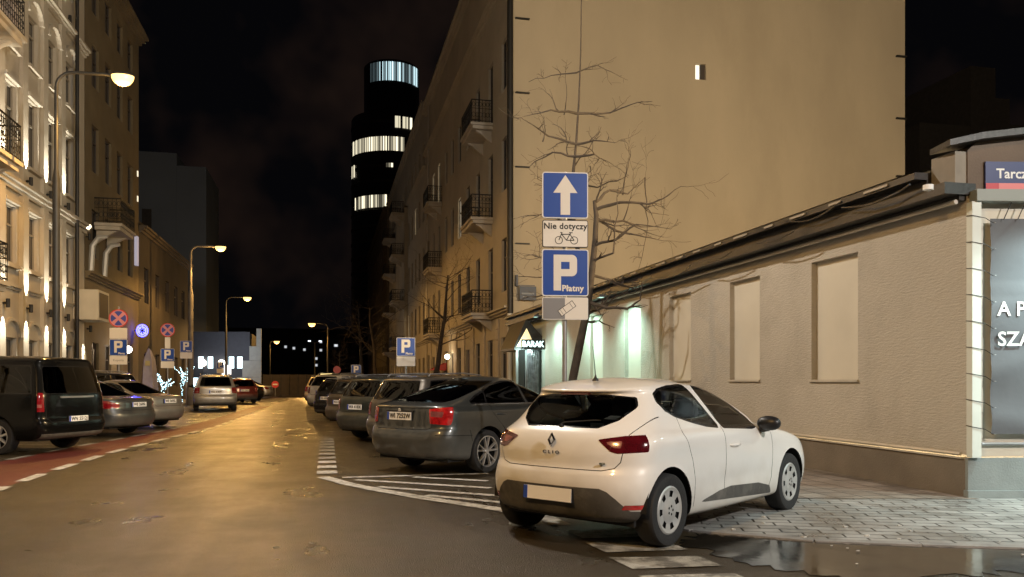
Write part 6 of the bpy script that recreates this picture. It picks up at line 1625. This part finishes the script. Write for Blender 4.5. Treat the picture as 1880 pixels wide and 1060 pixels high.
estate = thing("parked_estate", "brownish grey estate with a dusty tail, tucked behind the dark liftback", "car", (1.85, 16.45, .004), R(-53), G_RIGHT)
build_car(ESTATE, estate, M_metallic, (.085, .074, .064))
mb = MB()
for s in (1, -1): mb.tube([(s * .58, -.35, 1.49), (s * .58, -.3, 1.535), (s * .59, .6, 1.56), (s * .57, 1.15, 1.52)], .016, 6)
mb.build("roof_rail", M_steel, estate, smooth=True)
park(estate, (1.30, 19.7), 53, "dark green estate with a bright rear window reflection, second behind the dark grey liftback", (.035, .042, .038), group=G_RIGHT)
park(estate, (1.00, 24.6), 56, "brown estate between the dark green estate and a black car", (.075, .055, .035), scale=.98, group=G_RIGHT)

saloon = thing("parked_saloon", "dark grey saloon with a square rear plate beside the black van", "car", (-5.60, 23.0, .004), R(62), G_LEFT)
build_car(SALOON, saloon, M_metallic, (.065, .07, .074))
park(saloon, (-5.45, 26.5), -60, "light silver saloon with a white plate, between the dark saloon and the tall post", (.27, .26, .245), group=G_LEFT)
van = thing("parked_van", "black passenger van with tinted windows at the left edge of the street", "van", (-5.72, 18.1, .004), R(66), G_LEFT)
build_car(VAN, van, M_blackpaint, (.004, .004, .004))
mb = MB(); mb.box((-.45, -1.0, 1.075), (.45, -.965, 1.11)); mb.build("chrome_strip", M_steel, van)
park(estate, (-7.3, 30.2), -75, "black tall estate standing on the left pavement behind the two saloons", (.012, .012, .013), scale=1.12, group=G_LEFT)
park(estate, (-5.1, 40.4), -9, "light silver people carrier facing away down the street beside the bike lane", (.42, .41, .39), name="parked_people_carrier", scale=1.10)
park(estate, (-5.1, 52.2), -20, "dark red car parked beyond the silver people carrier", (.11, .012, .012), name="parked_car")
park(saloon, (-5.3, 58.5), -30, "black saloon beyond the dark red car", (.015, .015, .016))
park(saloon, (-5.2, 66.5), -80, "white saloon seen side-on far down the street beyond the dark red car", (.6, .6, .6))
hatch2 = park(estate, (.55, 30.6), 53, "black car with a small bright plate, sixth from the camera in the right-hand bays", (.012, .012, .014), name="parked_car", scale=.96, group=G_RIGHT)
park(estate, (.35, 38.2), 40, "pale van-like car with a black rear window, beyond the black car", (.62, .60, .55), scale=1.12, group=G_RIGHT)
taxi = park(estate, (-.1, 46.6), 20, "cream taxi with a roof sign at the far end of the right-hand row", (.66, .55, .38), name="parked_taxi", scale=1.08, group=G_RIGHT)
mb = MB(); mb.box((-.28, .1, 1.53), (.28, .28, 1.68)); mb.build("roof_sign", mat("taxi_sign", (.8, .7, .3), .4, emit=(1, .8, .35), es=1.2), taxi)
park(saloon, (3.4, 22.6), 53, "black saloon standing half on the right pavement behind the front row", (.02, .02, .021), group=G_RIGHT)
